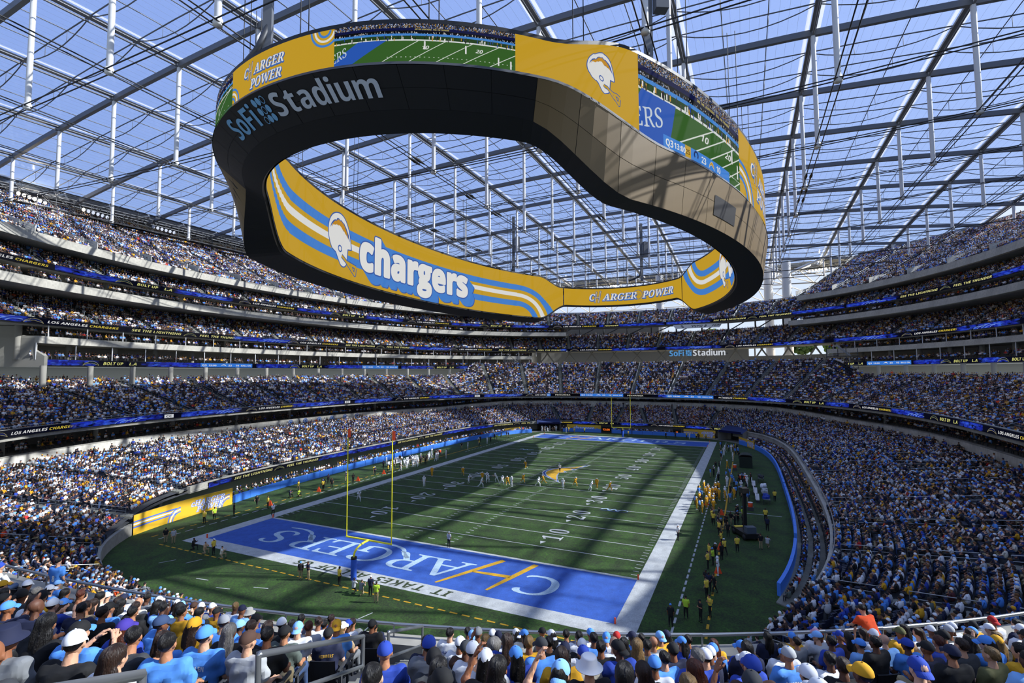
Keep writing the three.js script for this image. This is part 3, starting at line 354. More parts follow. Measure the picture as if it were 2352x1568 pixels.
// ---------------------------------------------------------------- roof: a cable net with film panes
const roofY = (x, z) => 67.6 - 6.2 * (x / 100) ** 2 - 4.4 * (z / 120) ** 2;
const lowY = (x, z) => roofY(x, z) - 7.5 - 11 * Math.max(0, 1 - (x / 98) ** 2) * Math.max(0, 1 - (z / 135) ** 2);
const inRoof = (x, z, k = 1) => (Math.abs(x) / (108 * k)) ** 3.2 + (Math.abs(z) / (136 * k)) ** 3.2 < 1;
const roof = struct(top(new THREE.Group(), 'ceiling'), 'translucent film roof on a white steel and cable net');
{
  const film = canvasTex(128, 128, (c, w, h) => { c.fillStyle = '#fff'; c.fillRect(0, 0, w, h); c.fillStyle = '#8a8a8a'; for (let k = 0; k < 2; k++) c.fillRect(k * 64 + 20, 0, 2, h); c.fillStyle = '#555'; for (let k = 0; k < 2; k++) c.fillRect(k * 64 + 48, 40, 2, 3); }, { repeat: true });
  film.colorSpace = THREE.NoColorSpace; film.repeat.set(0.42, 0.25);
  M.film = mat(0xc6d8f4, 0.06, { physical: true, transmission: 0.93, thickness: 0, transmissionMap: film, ior: 1.2, specularIntensity: 0.5 });
  M.seam = mat(0xf2f2f2, 1, { physical: true, transmission: 0.55, thickness: 0 });
  const X = [], Z = []; for (let k = -7; k <= 6; k++) X.push(10 + 17 * k); for (let k = -8; k <= 7; k++) Z.push(16.8 * k);
  const P = (x, z, d = 0) => [x, roofY(x, z) + d, z];
  const reach = (x, z) => inRoof(x, z, 1.02);
  let arches = new MB();
  for (const x of X) for (const z of Z) { const cx = x + 8.5, cz = z + 8.4; if (!inRoof(cx, cz)) continue;
    const g = new MB(); const n = 3; for (let a = 0; a < n; a++) for (let b = 0; b < n; b++) { const x0 = x + 17 * a / n, x1 = x + 17 * (a + 1) / n, z0 = z + 16.8 * b / n, z1 = z + 16.8 * (b + 1) / n; g.quad(P(x0, z1, 0.5), P(x0, z0, 0.5), P(x1, z0, 0.5), P(x1, z1, 0.5), [[x0, z1], [x0, z0], [x1, z0], [x1, z1]]); }
    g.build('film_pane', M.film, roof);
    const frame = new MB();
    for (const t of [1 / 3, 2 / 3]) { const zz = z + 16.8 * t; frame.bar(P(x, zz, 0.3), P(x + 8.5, zz, 0.35), 0.09, 5); frame.bar(P(x + 8.5, zz, 0.35), P(x + 17, zz, 0.3), 0.09, 5); const pts = []; for (let k = 0; k <= 8; k++) { const u = k / 8, xx = x + 17 * u; pts.push(P(xx, zz, 0.2 - 1.7 * 4 * u * (1 - u))); } frame.path(pts, 0.075, 5); for (const u of [1 / 3, 2 / 3]) { const xx = x + 17 * u; frame.bar(P(xx, zz, 0.3), P(xx, zz, 0.2 - 1.7 * 4 * u * (1 - u)), 0.035, 4); } const xx = x + 17 * t; frame.path([P(xx, z, 0.32), P(xx, z + 8.4, 0.34), P(xx, z + 16.8, 0.32)], 0.07, 5); }
    frame.build('pane_frame', M.steel, roof);
  }
  const ends = (line, other) => { let a = null, b = null; for (const o of other) if (line(o)) { a ??= o; b = o; } return [a, b]; };
  const fine = (a, b, n) => Array.from({ length: n + 1 }, (_, k) => lerp(a, b, k / n));
  for (const z of Z.concat(16.8 * 8)) { const xs = fine(-112, 112, 112).filter((x) => reach(x, z)); if (xs.length < 4) continue; const g = new MB(), c = new MB(); const q = fine(xs[0], xs.at(-1), 16); for (let k = 1; k < q.length; k++) { g.beam(P(q[k - 1], z, -0.25), P(q[k], z, -0.25), 0.55, 0.85); } g.build('cross_beam', M.steel, roof); const q2 = fine(xs[0], xs.at(-1), 24); for (let k = 1; k < q2.length; k++) for (const s of [-0.35, 0.35]) c.bar([q2[k - 1], lowY(q2[k - 1], z), z + s], [q2[k], lowY(q2[k], z), z + s], 0.07, 5); c.build('net_cable', M.cable, roof); }
  for (const x of X.concat(10 + 17 * 7)) { const zs = fine(-140, 136, 130).filter((z) => reach(x, z)); if (zs.length < 4) continue; const g = new MB(), c = new MB(); const q = fine(zs[0], zs.at(-1), 16); for (let k = 1; k < q.length; k++) { g.beam(P(x, q[k - 1], 0.1), P(x, q[k], 0.1), 0.75, 0.35); g.bar(P(x, q[k - 1], -0.6), P(x, q[k], -0.6), 0.14, 5); } g.build('long_beam', M.steel, roof); const gs = new MB(); for (let k = 1; k < q.length; k++) for (const e of [-0.7, 0.7]) { const A = P(x + e, q[k - 1], 0.42), B = P(x + e, q[k], 0.42), w = 0.24; gs.quad([A[0] - w, A[1], A[2]], [A[0] + w, A[1], A[2]], [B[0] + w, B[1], B[2]], [B[0] - w, B[1], B[2]]); } gs.build('film_seam_strip', M.seam, roof); const q2 = fine(zs[0], zs.at(-1), 24); for (let k = 1; k < q2.length; k++) for (const s of [-0.35, 0.35]) c.bar([x + s, lowY(x, q2[k - 1]) - 0.15, q2[k - 1]], [x + s, lowY(x, q2[k]) - 0.15, q2[k]], 0.07, 5); c.build('net_cable', M.cable, roof); }
  for (const x of X.concat(10 + 17 * 7)) for (const z of Z.concat(16.8 * 8)) if (inRoof(x, z, 0.99)) { const g = new MB(); g.bar(P(x, z, 0), [x, lowY(x, z), z], 0.3, 10); g.bar([x, lowY(x, z) + 0.25, z], [x, lowY(x, z) - 0.35, z], 0.42, 8); g.build('hanging_strut', M.white, roof); }
  // dark splice clamps on the net cables
  const r = rng(77); for (let k = 0; k < 46; k++) { const i = Math.floor(r() * X.length), z = -60 + 120 * r(), x = X[i]; if (!inRoof(x, z, 0.9)) continue; const g = new MB(); for (const s of [-0.35, 0.35]) { const y = (zz) => lowY(x, zz) - 0.15; g.bar([x + s, y(z - 1.3), z - 1.3], [x + s, y(z), z], 0.1, 6, 0.24); g.bar([x + s, y(z), z], [x + s, y(z + 1.3), z + 1.3], 0.24, 6, 0.1); } g.build('cable_clamp', M.cable, roof); }
}
// edge truss with catwalk and floodlights, the opaque metal canopy outside it
const RT = { a: 106, b: 133, n: 3.1, z: 0 };
{
  const edge = struct(top(new THREE.Group(), 'ceiling_edge_truss'), 'steel edge truss and metal canopy round the film roof');
  const A = angles(RT, 0, -150, 150, 3.4), y = (x, z) => roofY(x, z) - 0.6; let q0 = null; let g = new MB(), cnt = 0;
  for (const [f] of A) { const a = rim(RT, 0, f), b = rim(RT, 3.2, f), ya = y(a[0], a[1]); const q = { t: [a[0], ya, a[1]], l: [a[0], ya - 3.0, a[1]], T: [b[0], ya + 0.3, b[1]], L: [b[0], ya - 2.6, b[1]] };
    if (q0) { for (const [k, r] of [['t', 0.16], ['l', 0.2], ['T', 0.16], ['L', 0.16]]) g.bar(q0[k], q[k], r, 5); g.bar(q0.t, q.l, 0.08, 4); g.bar(q.l, q.t, 0.08, 4); g.bar(q.t, q.T, 0.08, 4); g.bar(q.l, q.L, 0.1, 4); g.bar(q0.T, q.L, 0.08, 4); g.quad(q0.l, q.l, q.L, q0.L); const up = (v, d) => [v[0], v[1] + d, v[2]]; g.bar(up(q0.l, 1.1), up(q.l, 1.1), 0.05, 4); }
    q0 = q; if (++cnt % 8 === 0) { g.build('truss_bay', M.dsteel, edge); g = new MB(); } }
  g.build('truss_bay', M.dsteel, edge);
  // canopy of pale metal panels: slopes from the truss outwards
  const C = angles(RT, 0, -150, 150, 9), rows = [[3, 1.2], [14, 0.4], [28, -3], [42, -9]];
  for (let k = 1; k < C.length; k++) for (let r = 1; r < rows.length; r++) { const pt = (f, [o, d]) => { const p = rim(RT, o, f), e = rim(RT, 0, f); return [p[0], roofY(e[0], e[1]) + d, p[1]]; }; const p = new MB(), a = pt(C[k - 1][0], rows[r - 1]), b = pt(C[k][0], rows[r - 1]), c = pt(C[k][0], rows[r]), d = pt(C[k - 1][0], rows[r]); if (Math.abs(C[k][0] - 8) < 42 && r > 1) { const fr = new MB(); fr.bar(a, c, 0.22, 5); fr.bar(d, c, 0.25, 5); fr.bar(a, d, 0.25, 5); fr.bar(b, d, 0.15, 5); fr.build('canopy_frame', M.white, edge); continue; } p.quad(a, b, c, d); const u = (v) => [v[0], v[1] + 0.4, v[2]]; p.quad(u(d), u(c), u(b), u(a)); p.build('canopy_panel', M.steel, edge); const fr = new MB(); fr.bar(a, c, 0.2, 5); fr.bar(d, c, 0.2, 5); fr.bar(a, d, 0.3, 5); fr.build('canopy_frame', M.white, edge); }
  // big white roof columns
  for (const [x, z, r, y0] of [[48.5, -112, 1.5, 8], [43, -124, 1.6, 8], [2, -122, 1.6, 8], [-60, -108, 1.5, 30], [96, -74, 1.2, 42], [-44, -116, 1.5, 8]]) new MB().bar([x, y0, z], [x, roofY(x, z) - 2.8, z], r, 20).build('roof_column', M.white, edge);
  for (const [x, z] of [[48.5, -112], [43, -124], [2, -122]]) { const g2 = new MB(); for (const [dx, dz] of [[-14, 2], [14, 2], [9, -12], [-9, -12]]) g2.bar([x, 55, z], [x + dx, roofY(x + dx, z + dz) - 1, z + dz], 0.35, 8); g2.build('column_arm', M.white, edge); }
}
// floodlight banks
{
  const warm = mat(0x222222, 0.4, { emissive: 0xfff4e0, emissiveIntensity: 3 }), gold = mat(0x222222, 0.4, { emissive: 0xffc860, emissiveIntensity: 3 }), blue = mat(0x222222, 0.4, { emissive: 0x6c9cff, emissiveIntensity: 3 }), off = mat(0xb8bcc4, 0.25);
  const bank = (f, n, litN, col, label) => { const t = top(new THREE.Group(), 'floodlight_bank'); const p = rim(RT, -0.5, f); t.position.set(p[0], roofY(p[0], p[1]) - 2.6, p[1]); t.rotation.y = Math.atan2(-p[0], -p[1]); tag(t, label, 'floodlights', 'floodlights on the roof edge truss'); const w = n * 1.15; new MB().box(0, 0, -0.3, w, 0.18, 0.3).build('mounting_bar', M.dsteel, t); for (let k = 0; k < n; k++) { const x = (k + 0.5 - n / 2) * 1.15; const h = new MB().bar([x, 0, -0.25], [x, -0.12, 0.25], 0.3, 10, 0.45).build('lamp_housing', M.dsteel, t); const m = new THREE.Mesh(new THREE.CircleGeometry(0.42, 14), k < litN ? col : off); m.name = 'lens'; m.position.set(x, -0.13, 0.27); m.rotation.x = 0.25; h.add(m); } if (litN >= 3) { const l = new THREE.PointLight(col.emissive, 260); l.position.set(0, -0.3, 0.9); l.castShadow = true; t.add(l); } };
  [-107, -103, -100, -96, -92, -87, -82, -77, -71, -64, -56].forEach((f, k) => bank(f, 6, k === 2 ? 4 : k === 5 ? 2 : k % 3 === 0 ? 1 : 0, k === 5 ? gold : warm, `floodlight bank on the roof edge above the sunlit top deck${k === 5 ? ', one lamp glowing gold' : k === 2 ? ', several lamps glowing white' : ''}`));
  [25, 33, 40, 46, 51, 57, 64, 72].forEach((f, k) => bank(f, 7, [3, 2, 5, 3, 4, 0, 0, 0][k], k === 4 ? blue : k === 3 ? gold : warm, `floodlight bank on the roof edge above the shaded top deck${k === 4 ? ', lamps glowing blue' : k === 3 ? ', lamps glowing gold' : ''}`));
  [-14, -4, 6, 16].forEach((f) => bank(f, 5, 3, warm, 'floodlight bank on the roof edge seen through the video board oval'));
}
// ---------------------------------------------------------------- the double sided oval video board
const VB = { a: 37.9, b: 66.5, n: 2.1 };
// th: 0 near end (+z), 90 right (+x); e = 0 on the ends, 1 on the long sides
const vbAt = (th, off) => { const s = Math.sin(th * R), c = Math.cos(th * R); return [(VB.a + off) * spow(s, 2 / VB.n), (VB.b + off) * spow(c, 2 / VB.n)]; };
const fold = (th) => { let t = Math.abs(((th + 180) % 360 + 360) % 360 - 180); return t > 90 ? 180 - t : t; };
const eTop = (th) => sstep(31, 42, fold(th)), eBot = (th) => sstep(29, 42, fold(th));
const H = { outTop: (t) => lerp(47.1, 48.9, eTop(t)), ledBot: (t) => lerp(43.4, 40.5, sstep(31, 47, fold(t))), panBot: (t) => lerp(41.2, 35.0, eBot(t)), inBot: (t) => lerp(40.4, 36.0, eBot(t)), inTop: (t) => lerp(46.3, 49.2, eTop(t)), panOff: (t) => lerp(-2.6, -0.6, eBot(t)) };
const board = top(new THREE.Group(), 'oval_video_board'); tag(board, 'huge double sided oval video board hanging over the field', 'video board');
function vbStrip(t0, t1, lo, hi, step = 1.2) { const g = new MB(), n = Math.max(2, Math.round(Math.abs(t1 - t0) / step)); let q0 = null, w = 0, pr = null; const pts = []; for (let k = 0; k <= n; k++) { const t = lerp(t0, t1, k / n), a = lo(t), b = hi(t); if (pr) w += Math.hypot(a[0] - pr[0], a[2] - pr[2]); pr = a; pts.push([a, b, w]); } for (let k = 1; k <= n; k++) { const [a, b, u] = pts[k - 1], [c, d, v] = pts[k]; g.quad(a, c, d, b, [[u / w, 0], [v / w, 0], [v / w, 1], [u / w, 1]]); } return g; }
const at3 = (off, y) => (t) => { const o = num(off, t), p = vbAt(t, o); return [p[0], num(y, t), p[1]]; };
const Y = '#dcae2c', BL = '#4d8fe6', DB = '#3f63b8';
function helmet2d(c, x, y, s) {                      // side view of the white helmet, s = its height
  c.save(); c.translate(x, y); c.scale(s, s); c.lineJoin = 'round';
  c.beginPath(); c.moveTo(0.16, 0.72); c.bezierCurveTo(-0.06, 0.5, -0.02, 0.08, 0.36, 0.01); c.bezierCurveTo(0.62, -0.03, 0.76, 0.25, 0.8, 0.6); c.lineTo(0.68, 0.62); c.lineTo(0.66, 0.82); c.bezierCurveTo(0.66, 0.98, 0.5, 1.02, 0.42, 0.94); c.lineTo(0.28, 0.76); c.closePath(); c.fillStyle = '#f7f7f5'; c.fill(); c.strokeStyle = DB; c.lineWidth = 0.022; c.stroke();
  c.beginPath(); c.arc(0.42, 0.66, 0.055, 0, 7); c.stroke();
  poly(c, boltShape().map(([a, b]) => [0.09 + a * 0.6 + 0.06 * a * a, 0.36 - b * 0.3 + a * 0.1]), DB); poly(c, boltShape(0.84).map(([a, b]) => [0.09 + a * 0.6 + 0.06 * a * a, 0.36 - b * 0.3 + a * 0.1]), '#d99a22');
  c.lineWidth = 0.05; for (const [w, col] of [[0.085, DB], [0.05, Y]]) { c.strokeStyle = col; c.lineWidth = w; c.beginPath(); c.moveTo(0.48, 0.78); c.lineTo(0.64, 0.86); c.lineTo(0.96, 0.9); c.moveTo(0.64, 0.86); c.lineTo(0.92, 1.05); c.lineTo(0.94, 0.92); c.moveTo(0.78, 0.88); c.lineTo(0.84, 0.99); c.stroke(); }
  c.restore();
}
function script(c, t, x, y, px_, sx = 1) { word(c, t, x + px_ * 0.03, y + px_ * 0.07, px_, BL, { style: 'italic bold', family: 'serif', edge: DB, lw: px_ * 0.12, sx }); word(c, t, x, y, px_, '#fbfbf8', { style: 'italic bold', family: 'serif', edge: DB, lw: px_ * 0.05, sx }); }
function cp(c, w, h, x, y, s, one) {                 // CHARGER POWER with long crossed H
  const L = (X, Yy, k) => { c.lineCap = 'round'; for (const [lw, col] of [[0.24, DB], [0.1, '#f0d88a']]) { c.strokeStyle = col; c.lineWidth = s * lw * k; c.beginPath(); c.moveTo(X, Yy + s * 0.75 * k); c.lineTo(X + s * 0.25 * k, Yy - s * 0.75 * k); c.moveTo(X + s * 0.5 * k, Yy + s * 0.75 * k); c.lineTo(X + s * 0.8 * k, Yy - s * 0.85 * k); c.moveTo(X + s * 0.12 * k, Yy + s * 0.05); c.lineTo(X + s * 0.66 * k, Yy); c.stroke(); } };
  script(c, 'C', x, y, s); L(x + s * 0.72, y, 0.75); script(c, 'ARGER', x + s * 1.5, y, s);
  if (one) { c.strokeStyle = DB; c.lineWidth = s * 0.05; c.beginPath(); c.arc(x + s * 5.25, y - s * 0.05, s * 0.5, 0, 7); c.stroke(); bolt2d(c, x + s * 4.95, y - s * 0.25, s * 0.6, s * 0.3, DB, Y); script(c, 'POWER', x + s * 5.7, y, s); } else script(c, 'POWER', x + s * 1.0, y + s * 1.05, s);
}
function arcs(c, x, y, r, a0, a1, k) { for (const [d, col] of [[0, BL], [1, Y], [2, '#f7f7f5'], [3, Y], [4, BL]]) { c.strokeStyle = col; c.lineWidth = k * 1.06; c.beginPath(); c.arc(x, y, r - d * k, a0, a1); c.stroke(); } }
function video2d(c, w, h, seed, o = {}) {            // what the screens show: the field, the sideline, the crowd
  const r = rng(seed), hz = h * (o.hz ?? 0.36), sl = o.slope ?? 0;
  c.fillStyle = '#23262f'; c.fillRect(0, 0, w, h);
  for (let k = 0; k < w * hz / 26; k++) { c.fillStyle = ['#e9ecf2', '#3e62b8', '#10131c', '#c8922a', '#8aa4d8', '#272b3a', '#7c5a48'][Math.floor(r() * 7)]; c.fillRect(r() * w, r() * hz * 0.95, 3 + 3 * r(), 4 + 4 * r()); }
  c.fillStyle = '#10164a'; c.fillRect(0, hz * 0.3, w, hz * 0.16); word(c, 'SEE THE LIGHTNING   FEEL THE THUNDER', w * 0.45, hz * 0.38, hz * 0.13, '#e8d66a');
  c.fillStyle = '#0b0c10'; c.fillRect(0, hz * 0.46, w, hz * 0.2); for (let k = 0; k < w / 7; k++) { c.fillStyle = ['#f2f2f2', '#9db6e6', '#d8d2c8', '#222'][Math.floor(r() * 4)]; c.fillRect(r() * w, hz * (0.5 + 0.12 * r()), 4, 8); }
  c.fillStyle = '#4b93e6'; c.fillRect(0, hz * 0.64, w, hz * 0.14);
  const gr = '#3d6a2c'; c.fillStyle = '#27481f'; c.fillRect(0, hz * 0.78, w, h); c.fillStyle = gr; c.fillRect(0, hz * 1.05, w, h);
  c.fillStyle = '#eef1f2'; c.fillRect(0, hz * 1.0, w, h * 0.035);
  for (let k = 0; k < w / 16; k++) { const x = r() * w, y = hz * (0.74 + 0.2 * r()), s = h * 0.07; c.fillStyle = ['#14161c', '#f0f0f0', '#e8b030', '#2d4fb0', '#3a3a3e', '#ffffff'][Math.floor(r() * 6)]; c.fillRect(x, y, s * 0.32, s); c.fillStyle = '#7a5a48'; c.fillRect(x + s * 0.06, y - s * 0.22, s * 0.2, s * 0.22); }
  if (o.zone) { poly(c, [[w * o.zone[0], h], [w * o.zone[1], hz * 1.05], [w * o.zone[2], hz * 1.05], [w * o.zone[3], h]], '#2f62c8'); c.save(); c.translate(w * (o.zone[0] * 0.5 + o.zone[3] * 0.5), h * 0.75); c.rotate(-0.35); word(c, 'ERS', -h * 0.3, 0, h * 0.32, '#dce8f4', { style: 'italic', family: 'serif' }); c.restore(); }
  c.strokeStyle = '#eef3ee'; c.lineWidth = h * 0.018; const x0 = o.zone ? o.zone[2] : 0; for (let k = 0; k < 9; k++) { const x = w * (x0 + 0.02 + k * 0.145); c.beginPath(); c.moveTo(x + h * 0.9, hz * 1.05); c.lineTo(x - h * 0.3, h); c.stroke(); if (k % 2) word(c, String((k + 1) * 5), x + h * 0.12, h * 0.62, h * 0.13, '#f4f4f4', { sx: 1.6 }); }
  for (let k = 0; k < 40; k++) { c.fillStyle = '#e8efe8'; c.fillRect(w * (x0 + k * 0.025), h * 0.86, h * 0.04, h * 0.015); }
  for (const [u, v] of o.men ?? []) { const s = h * 0.17; c.fillStyle = '#f4f4f4'; c.fillRect(w * u, h * v, s * 0.3, s); c.beginPath(); c.arc(w * u + s * 0.15, h * v - s * 0.1, s * 0.16, 0, 7); c.fill(); }
  if (o.score) { c.fillStyle = '#4a92ee'; c.fillRect(w * 0.16, h * 0.84, w * 0.66, h * 0.16); c.fillStyle = '#d9b03a'; c.fillRect(w * 0.33, h * 0.84, w * 0.05, h * 0.16); word(c, 'Q3', w * 0.175, h * 0.92, h * 0.12, '#fff', { style: 'bold' }); word(c, '13:00', w * 0.24, h * 0.92, h * 0.1, '#fff', { style: 'bold' }); word(c, '25', w * 0.335, h * 0.92, h * 0.09, '#7a5a10', { style: 'bold' }); c.strokeStyle = '#1c3470'; c.lineWidth = h * 0.025; c.beginPath(); c.arc(w * 0.43, h * 0.905, h * 0.045, 2.3, 0.8); c.stroke(); word(c, '23', w * 0.48, h * 0.92, h * 0.12, '#fff', { style: 'bold' }); bolt2d(c, w * 0.56, h * 0.87, w * 0.06, h * 0.1, '#fff', '#d9a83a'); word(c, '10', w * 0.645, h * 0.92, h * 0.12, '#fff', { style: 'bold' }); }
}
const yel = (c, w, h) => { c.fillStyle = Y; c.fillRect(0, 0, w, h); };
{
  const outer = (t0, t1, tw, th, draw, name) => vbStrip(t0, t1, at3(0.02, (t) => H.ledBot(t) + 0.18), at3(0.02, (t) => H.outTop(t) - 0.35)).build(name, ledMat(canvasTex(tw, th, draw), LED), board);
  const scr = 'outer_screen_section';
  // seen from outside the word direction runs with growing th on the near side (left to right)
  outer(-62, -9.8, 2048, 220, (c, w, h) => { c.save(); video2d(c, w, h, 41, { hz: 0.42, men: [[0.9, 0.6]] }); c.restore(); }, scr);
  outer(-9.8, 7.6, 1024, 240, (c, w, h) => { yel(c, w, h); cp(c, w, h, w * 0.17, h * 0.36, h * 0.36, false); arcs(c, w * 0.93, -h * 0.02, h * 0.42, 0.3, 3.3, h * 0.06); arcs(c, -w * 0.0, h, h * 0.46, -1.8, 0, h * 0.065); }, scr);
  outer(7.6, 27.6, 1400, 240, (c, w, h) => video2d(c, w, h, 42, { hz: 0.42, zone: [-0.05, 0.14, 0.3, 0.1], men: [[0.5, 0.5], [0.72, 0.55], [0.9, 0.75], [0.97, 0.8]] }), scr);
  outer(27.6, 42.6, 900, 420, (c, w, h) => { yel(c, w, h); helmet2d(c, w * 0.52, h * 0.14, h * 0.66); }, scr);
  outer(42.6, 64, 1100, 420, (c, w, h) => video2d(c, w, h, 43, { hz: 0.4, zone: [-0.1, 0.02, 0.26, 0.2], score: true, men: [[0.86, 0.5], [0.95, 0.66]] }), scr);
  outer(64, 100, 1400, 420, (c, w, h) => { yel(c, w, h); cp(c, w, h, w * 0.12, h * 0.36, h * 0.3, false); arcs(c, 0, h, h * 0.5, -1.7, 0, h * 0.06); }, scr);
  outer(100, 298, 1024, 128, (c, w, h) => { yel(c, w, h); for (const y of [0.3, 0.5, 0.7]) { c.fillStyle = y === 0.5 ? '#f7f7f5' : BL; c.fillRect(0, h * y, w, h * 0.08); } }, scr);
  const inner = (t0, t1, tw, th, draw) => vbStrip(t0, t1, at3(-5.02, (t) => H.inBot(t) + 0.3), at3(-5.02, (t) => H.inTop(t) - 0.4)).build('inner_screen_section', ledMat(canvasTex(tw, th, draw), LED), board);
  // left inner face: th from -14 down to -150, seen from inside left to right
  const name = (c, w, h, x0, lb) => { const st = [[0.27, BL], [0.46, '#f7f7f5'], [0.65, BL]]; for (const [y, col] of st) { c.fillStyle = col; c.fillRect(w * (lb + 0.09), h * y, w * (0.77 - lb), h * 0.115 * (col === BL ? 1.1 : 0.8)); }
    for (const [y, col, k] of [[0.33, BL, 0], [0.51, '#f7f7f5', 1], [0.71, BL, 2]]) { c.strokeStyle = col; c.lineWidth = h * (col === BL ? 0.12 : 0.09); const rr = h * (0.42 + 0.2 * (2 - k) * -1 + 0.2); c.beginPath(); c.moveTo(w * (lb + 0.1), h * y); const ex = w * (lb + 0.018 * (2 - k)); c.quadraticCurveTo(ex + h * 0.05, h * y, ex, -h * 0.1); c.stroke(); const X = w * 0.86, ey = w * (0.965 - 0.022 * k); c.beginPath(); c.moveTo(X - 2, h * y); c.quadraticCurveTo(ey - h * 0.1, h * y, ey, h * 1.1); c.stroke(); }
    c.save(); c.translate(w * x0, h * 0.1); c.scale(0.82, 1); helmet2d(c, 0, 0, h * 0.76); c.restore();
    c.save(); c.font = `bold ${h * 0.74}px sans-serif`; const L = w * (x0 + 0.088), sx = w * 0.335 / c.measureText('chargers').width * (0.74 / 0.72); for (let k = 10; k > 0; k--) word(c, 'chargers', L + k * h * 0.016, h * 0.5 + k * h * 0.016, h * 0.72, BL, { style: 'bold', edge: k === 10 ? DB : BL, lw: h * 0.09, sx }); word(c, 'chargers', L, h * 0.5, h * 0.72, '#fdfdfb', { style: 'bold', edge: DB, lw: h * 0.1, sx }); word(c, 'chargers', L, h * 0.5, h * 0.72, '#fdfdfb', { style: 'bold', edge: '#fdfdfb', lw: h * 0.06, sx }); c.restore(); };
  inner(-14, -149.5, 2048, 270, (c, w, h) => { yel(c, w, h); name(c, w, h, 0.272, 0.075); });
  inner(-150, -213, 1200, 160, (c, w, h) => { yel(c, w, h); cp(c, w, h, w * 0.2, h * 0.5, h * 0.55, true); });
  inner(-213.4, -346, 2048, 270, (c, w, h) => { yel(c, w, h); name(c, w, h, 0.2, 0.012); });
  // dark rims, soffit panels, underside, back of the frame
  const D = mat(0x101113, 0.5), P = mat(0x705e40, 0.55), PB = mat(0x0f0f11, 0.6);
  vbStrip(-180, 180, at3(0, (t) => H.outTop(t) - 0.4), at3(0, H.outTop)).build('top_rim', D, board);
  vbStrip(-180, 180, at3(0, H.outTop), at3(-5, H.inTop)).build('top_cover', D, board);
  vbStrip(180, -180, at3(-5, (t) => H.inTop(t) - 0.4), at3(-5, H.inTop)).build('inner_top_rim', D, board);
  vbStrip(-180, 180, at3(-0.02, (t) => H.ledBot(t) + 0.05), at3(-0.02, H.outTop)).build('frame_back', D, board);
  vbStrip(180, -180, at3(-4.98, H.inBot), at3(-4.98, H.inTop)).build('frame_back', D, board);
  vbStrip(-180, 180, at3(0.25, (t) => H.ledBot(t) - 0.1), at3(0.1, (t) => H.ledBot(t) + 0.2)).build('ledge', M.dsteel, board);
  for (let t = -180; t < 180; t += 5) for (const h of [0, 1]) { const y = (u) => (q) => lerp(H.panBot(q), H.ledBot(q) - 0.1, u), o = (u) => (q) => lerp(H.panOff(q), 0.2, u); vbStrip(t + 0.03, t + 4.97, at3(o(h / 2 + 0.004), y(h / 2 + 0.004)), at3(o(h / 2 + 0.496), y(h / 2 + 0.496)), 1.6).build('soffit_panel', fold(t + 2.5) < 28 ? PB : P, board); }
  vbStrip(-180, 180, at3((q) => H.panOff(q) - 0.1, (q) => H.panBot(q) + 0.02), at3(0.1, (t) => H.ledBot(t) - 0.1)).build('panel_backing', D, board);
  vbStrip(180, -180, at3(H.panOff, H.panBot), at3(-4.6, (q) => H.inBot(q) - 0.25)).build('underside', mat(0x0d0d0e, 0.7), board);
  vbStrip(180, -180, at3(-4.6, (q) => H.inBot(q) - 0.25), at3(-5.05, (q) => H.inBot(q) + 0.3)).build('inner_bottom_rim', mat(0x2a2622, 0.5), board);
  // access hatch on the sunlit soffit
  vbStrip(56.5, 62.5, at3((q) => lerp(H.panOff(q), 0.2, 0.24) + 0.06, (q) => lerp(H.panBot(q), H.ledBot(q), 0.24)), at3((q) => lerp(H.panOff(q), 0.2, 0.62) + 0.06, (q) => lerp(H.panBot(q), H.ledBot(q), 0.62))).build('hatch', mat(0x1c1a1a, 0.6), board);
  // stadium name on the dark soffit of the near end
  const put = (g, t0, per, u0, us) => { const p = g.attributes.position; for (let k = 0; k < p.count; k++) { const t = t0 + p.getX(k) * per, u = u0 + p.getY(k) * us; const o = lerp(H.panOff(t), 0.2, u) + 0.05, q = vbAt(t, o), zz = p.getZ(k); p.setXYZ(k, q[0], lerp(H.panBot(t), H.ledBot(t) - 0.1, u) - 0.05 - zz, q[1] + zz); } g.computeVertexNormals(); return g; };
  const lb = mat(0x6fa4cc, 0.6), lw = mat(0xb4bcc6, 0.6);
  let t = -13.2; const per = 1.4; const write = (s, m) => { for (const ch of s) { const f = sansB.generateShapes(ch, 1), g = new THREE.ShapeGeometry(f, 6); g.computeBoundingBox(); const b = g.boundingBox, w = b.max.x - b.min.x; g.translate(-b.min.x, 0, 0); part('sign_letter', put(g, t, per * 2.0, 0.3, 0.56), m, board); t += (w + 0.14) * per * 2.0; } };
  write('SoFi', lb); t += 0.4;
  const dots = [[0, 2], [1, 2], [2, 2, 1], [0, 1], [1, 1, 1], [2, 1], [0, 0, 1], [1, 0], [2, 0]]; for (const [i, j, ring] of dots) { const g = ring ? new THREE.RingGeometry(0.12, 0.155, 18) : new THREE.CircleGeometry(0.155, 18); g.scale(0.85, 1.15, 1); g.translate(i * 0.29 + 0.15, j * 0.4 + 0.1, 0); part('sign_dot', put(g, t, per * 2.0, 0.3, 0.56), lb, board); } t += 1.0 * per * 2 + 0.25;
  write('Stadium', lw);
  // hangers, cable trays and projector boxes between board and roof
  for (let a = 0; a < 360; a += 18) { const p = vbAt(a, -2.5), h = new MB(); for (const d of [-0.5, 0.5]) h.bar([p[0] + d, 47.5, p[1]], [p[0] + d, roofY(p[0], p[1]), p[1]], 0.05, 5); h.build('hanger_cable', M.cable, board); }
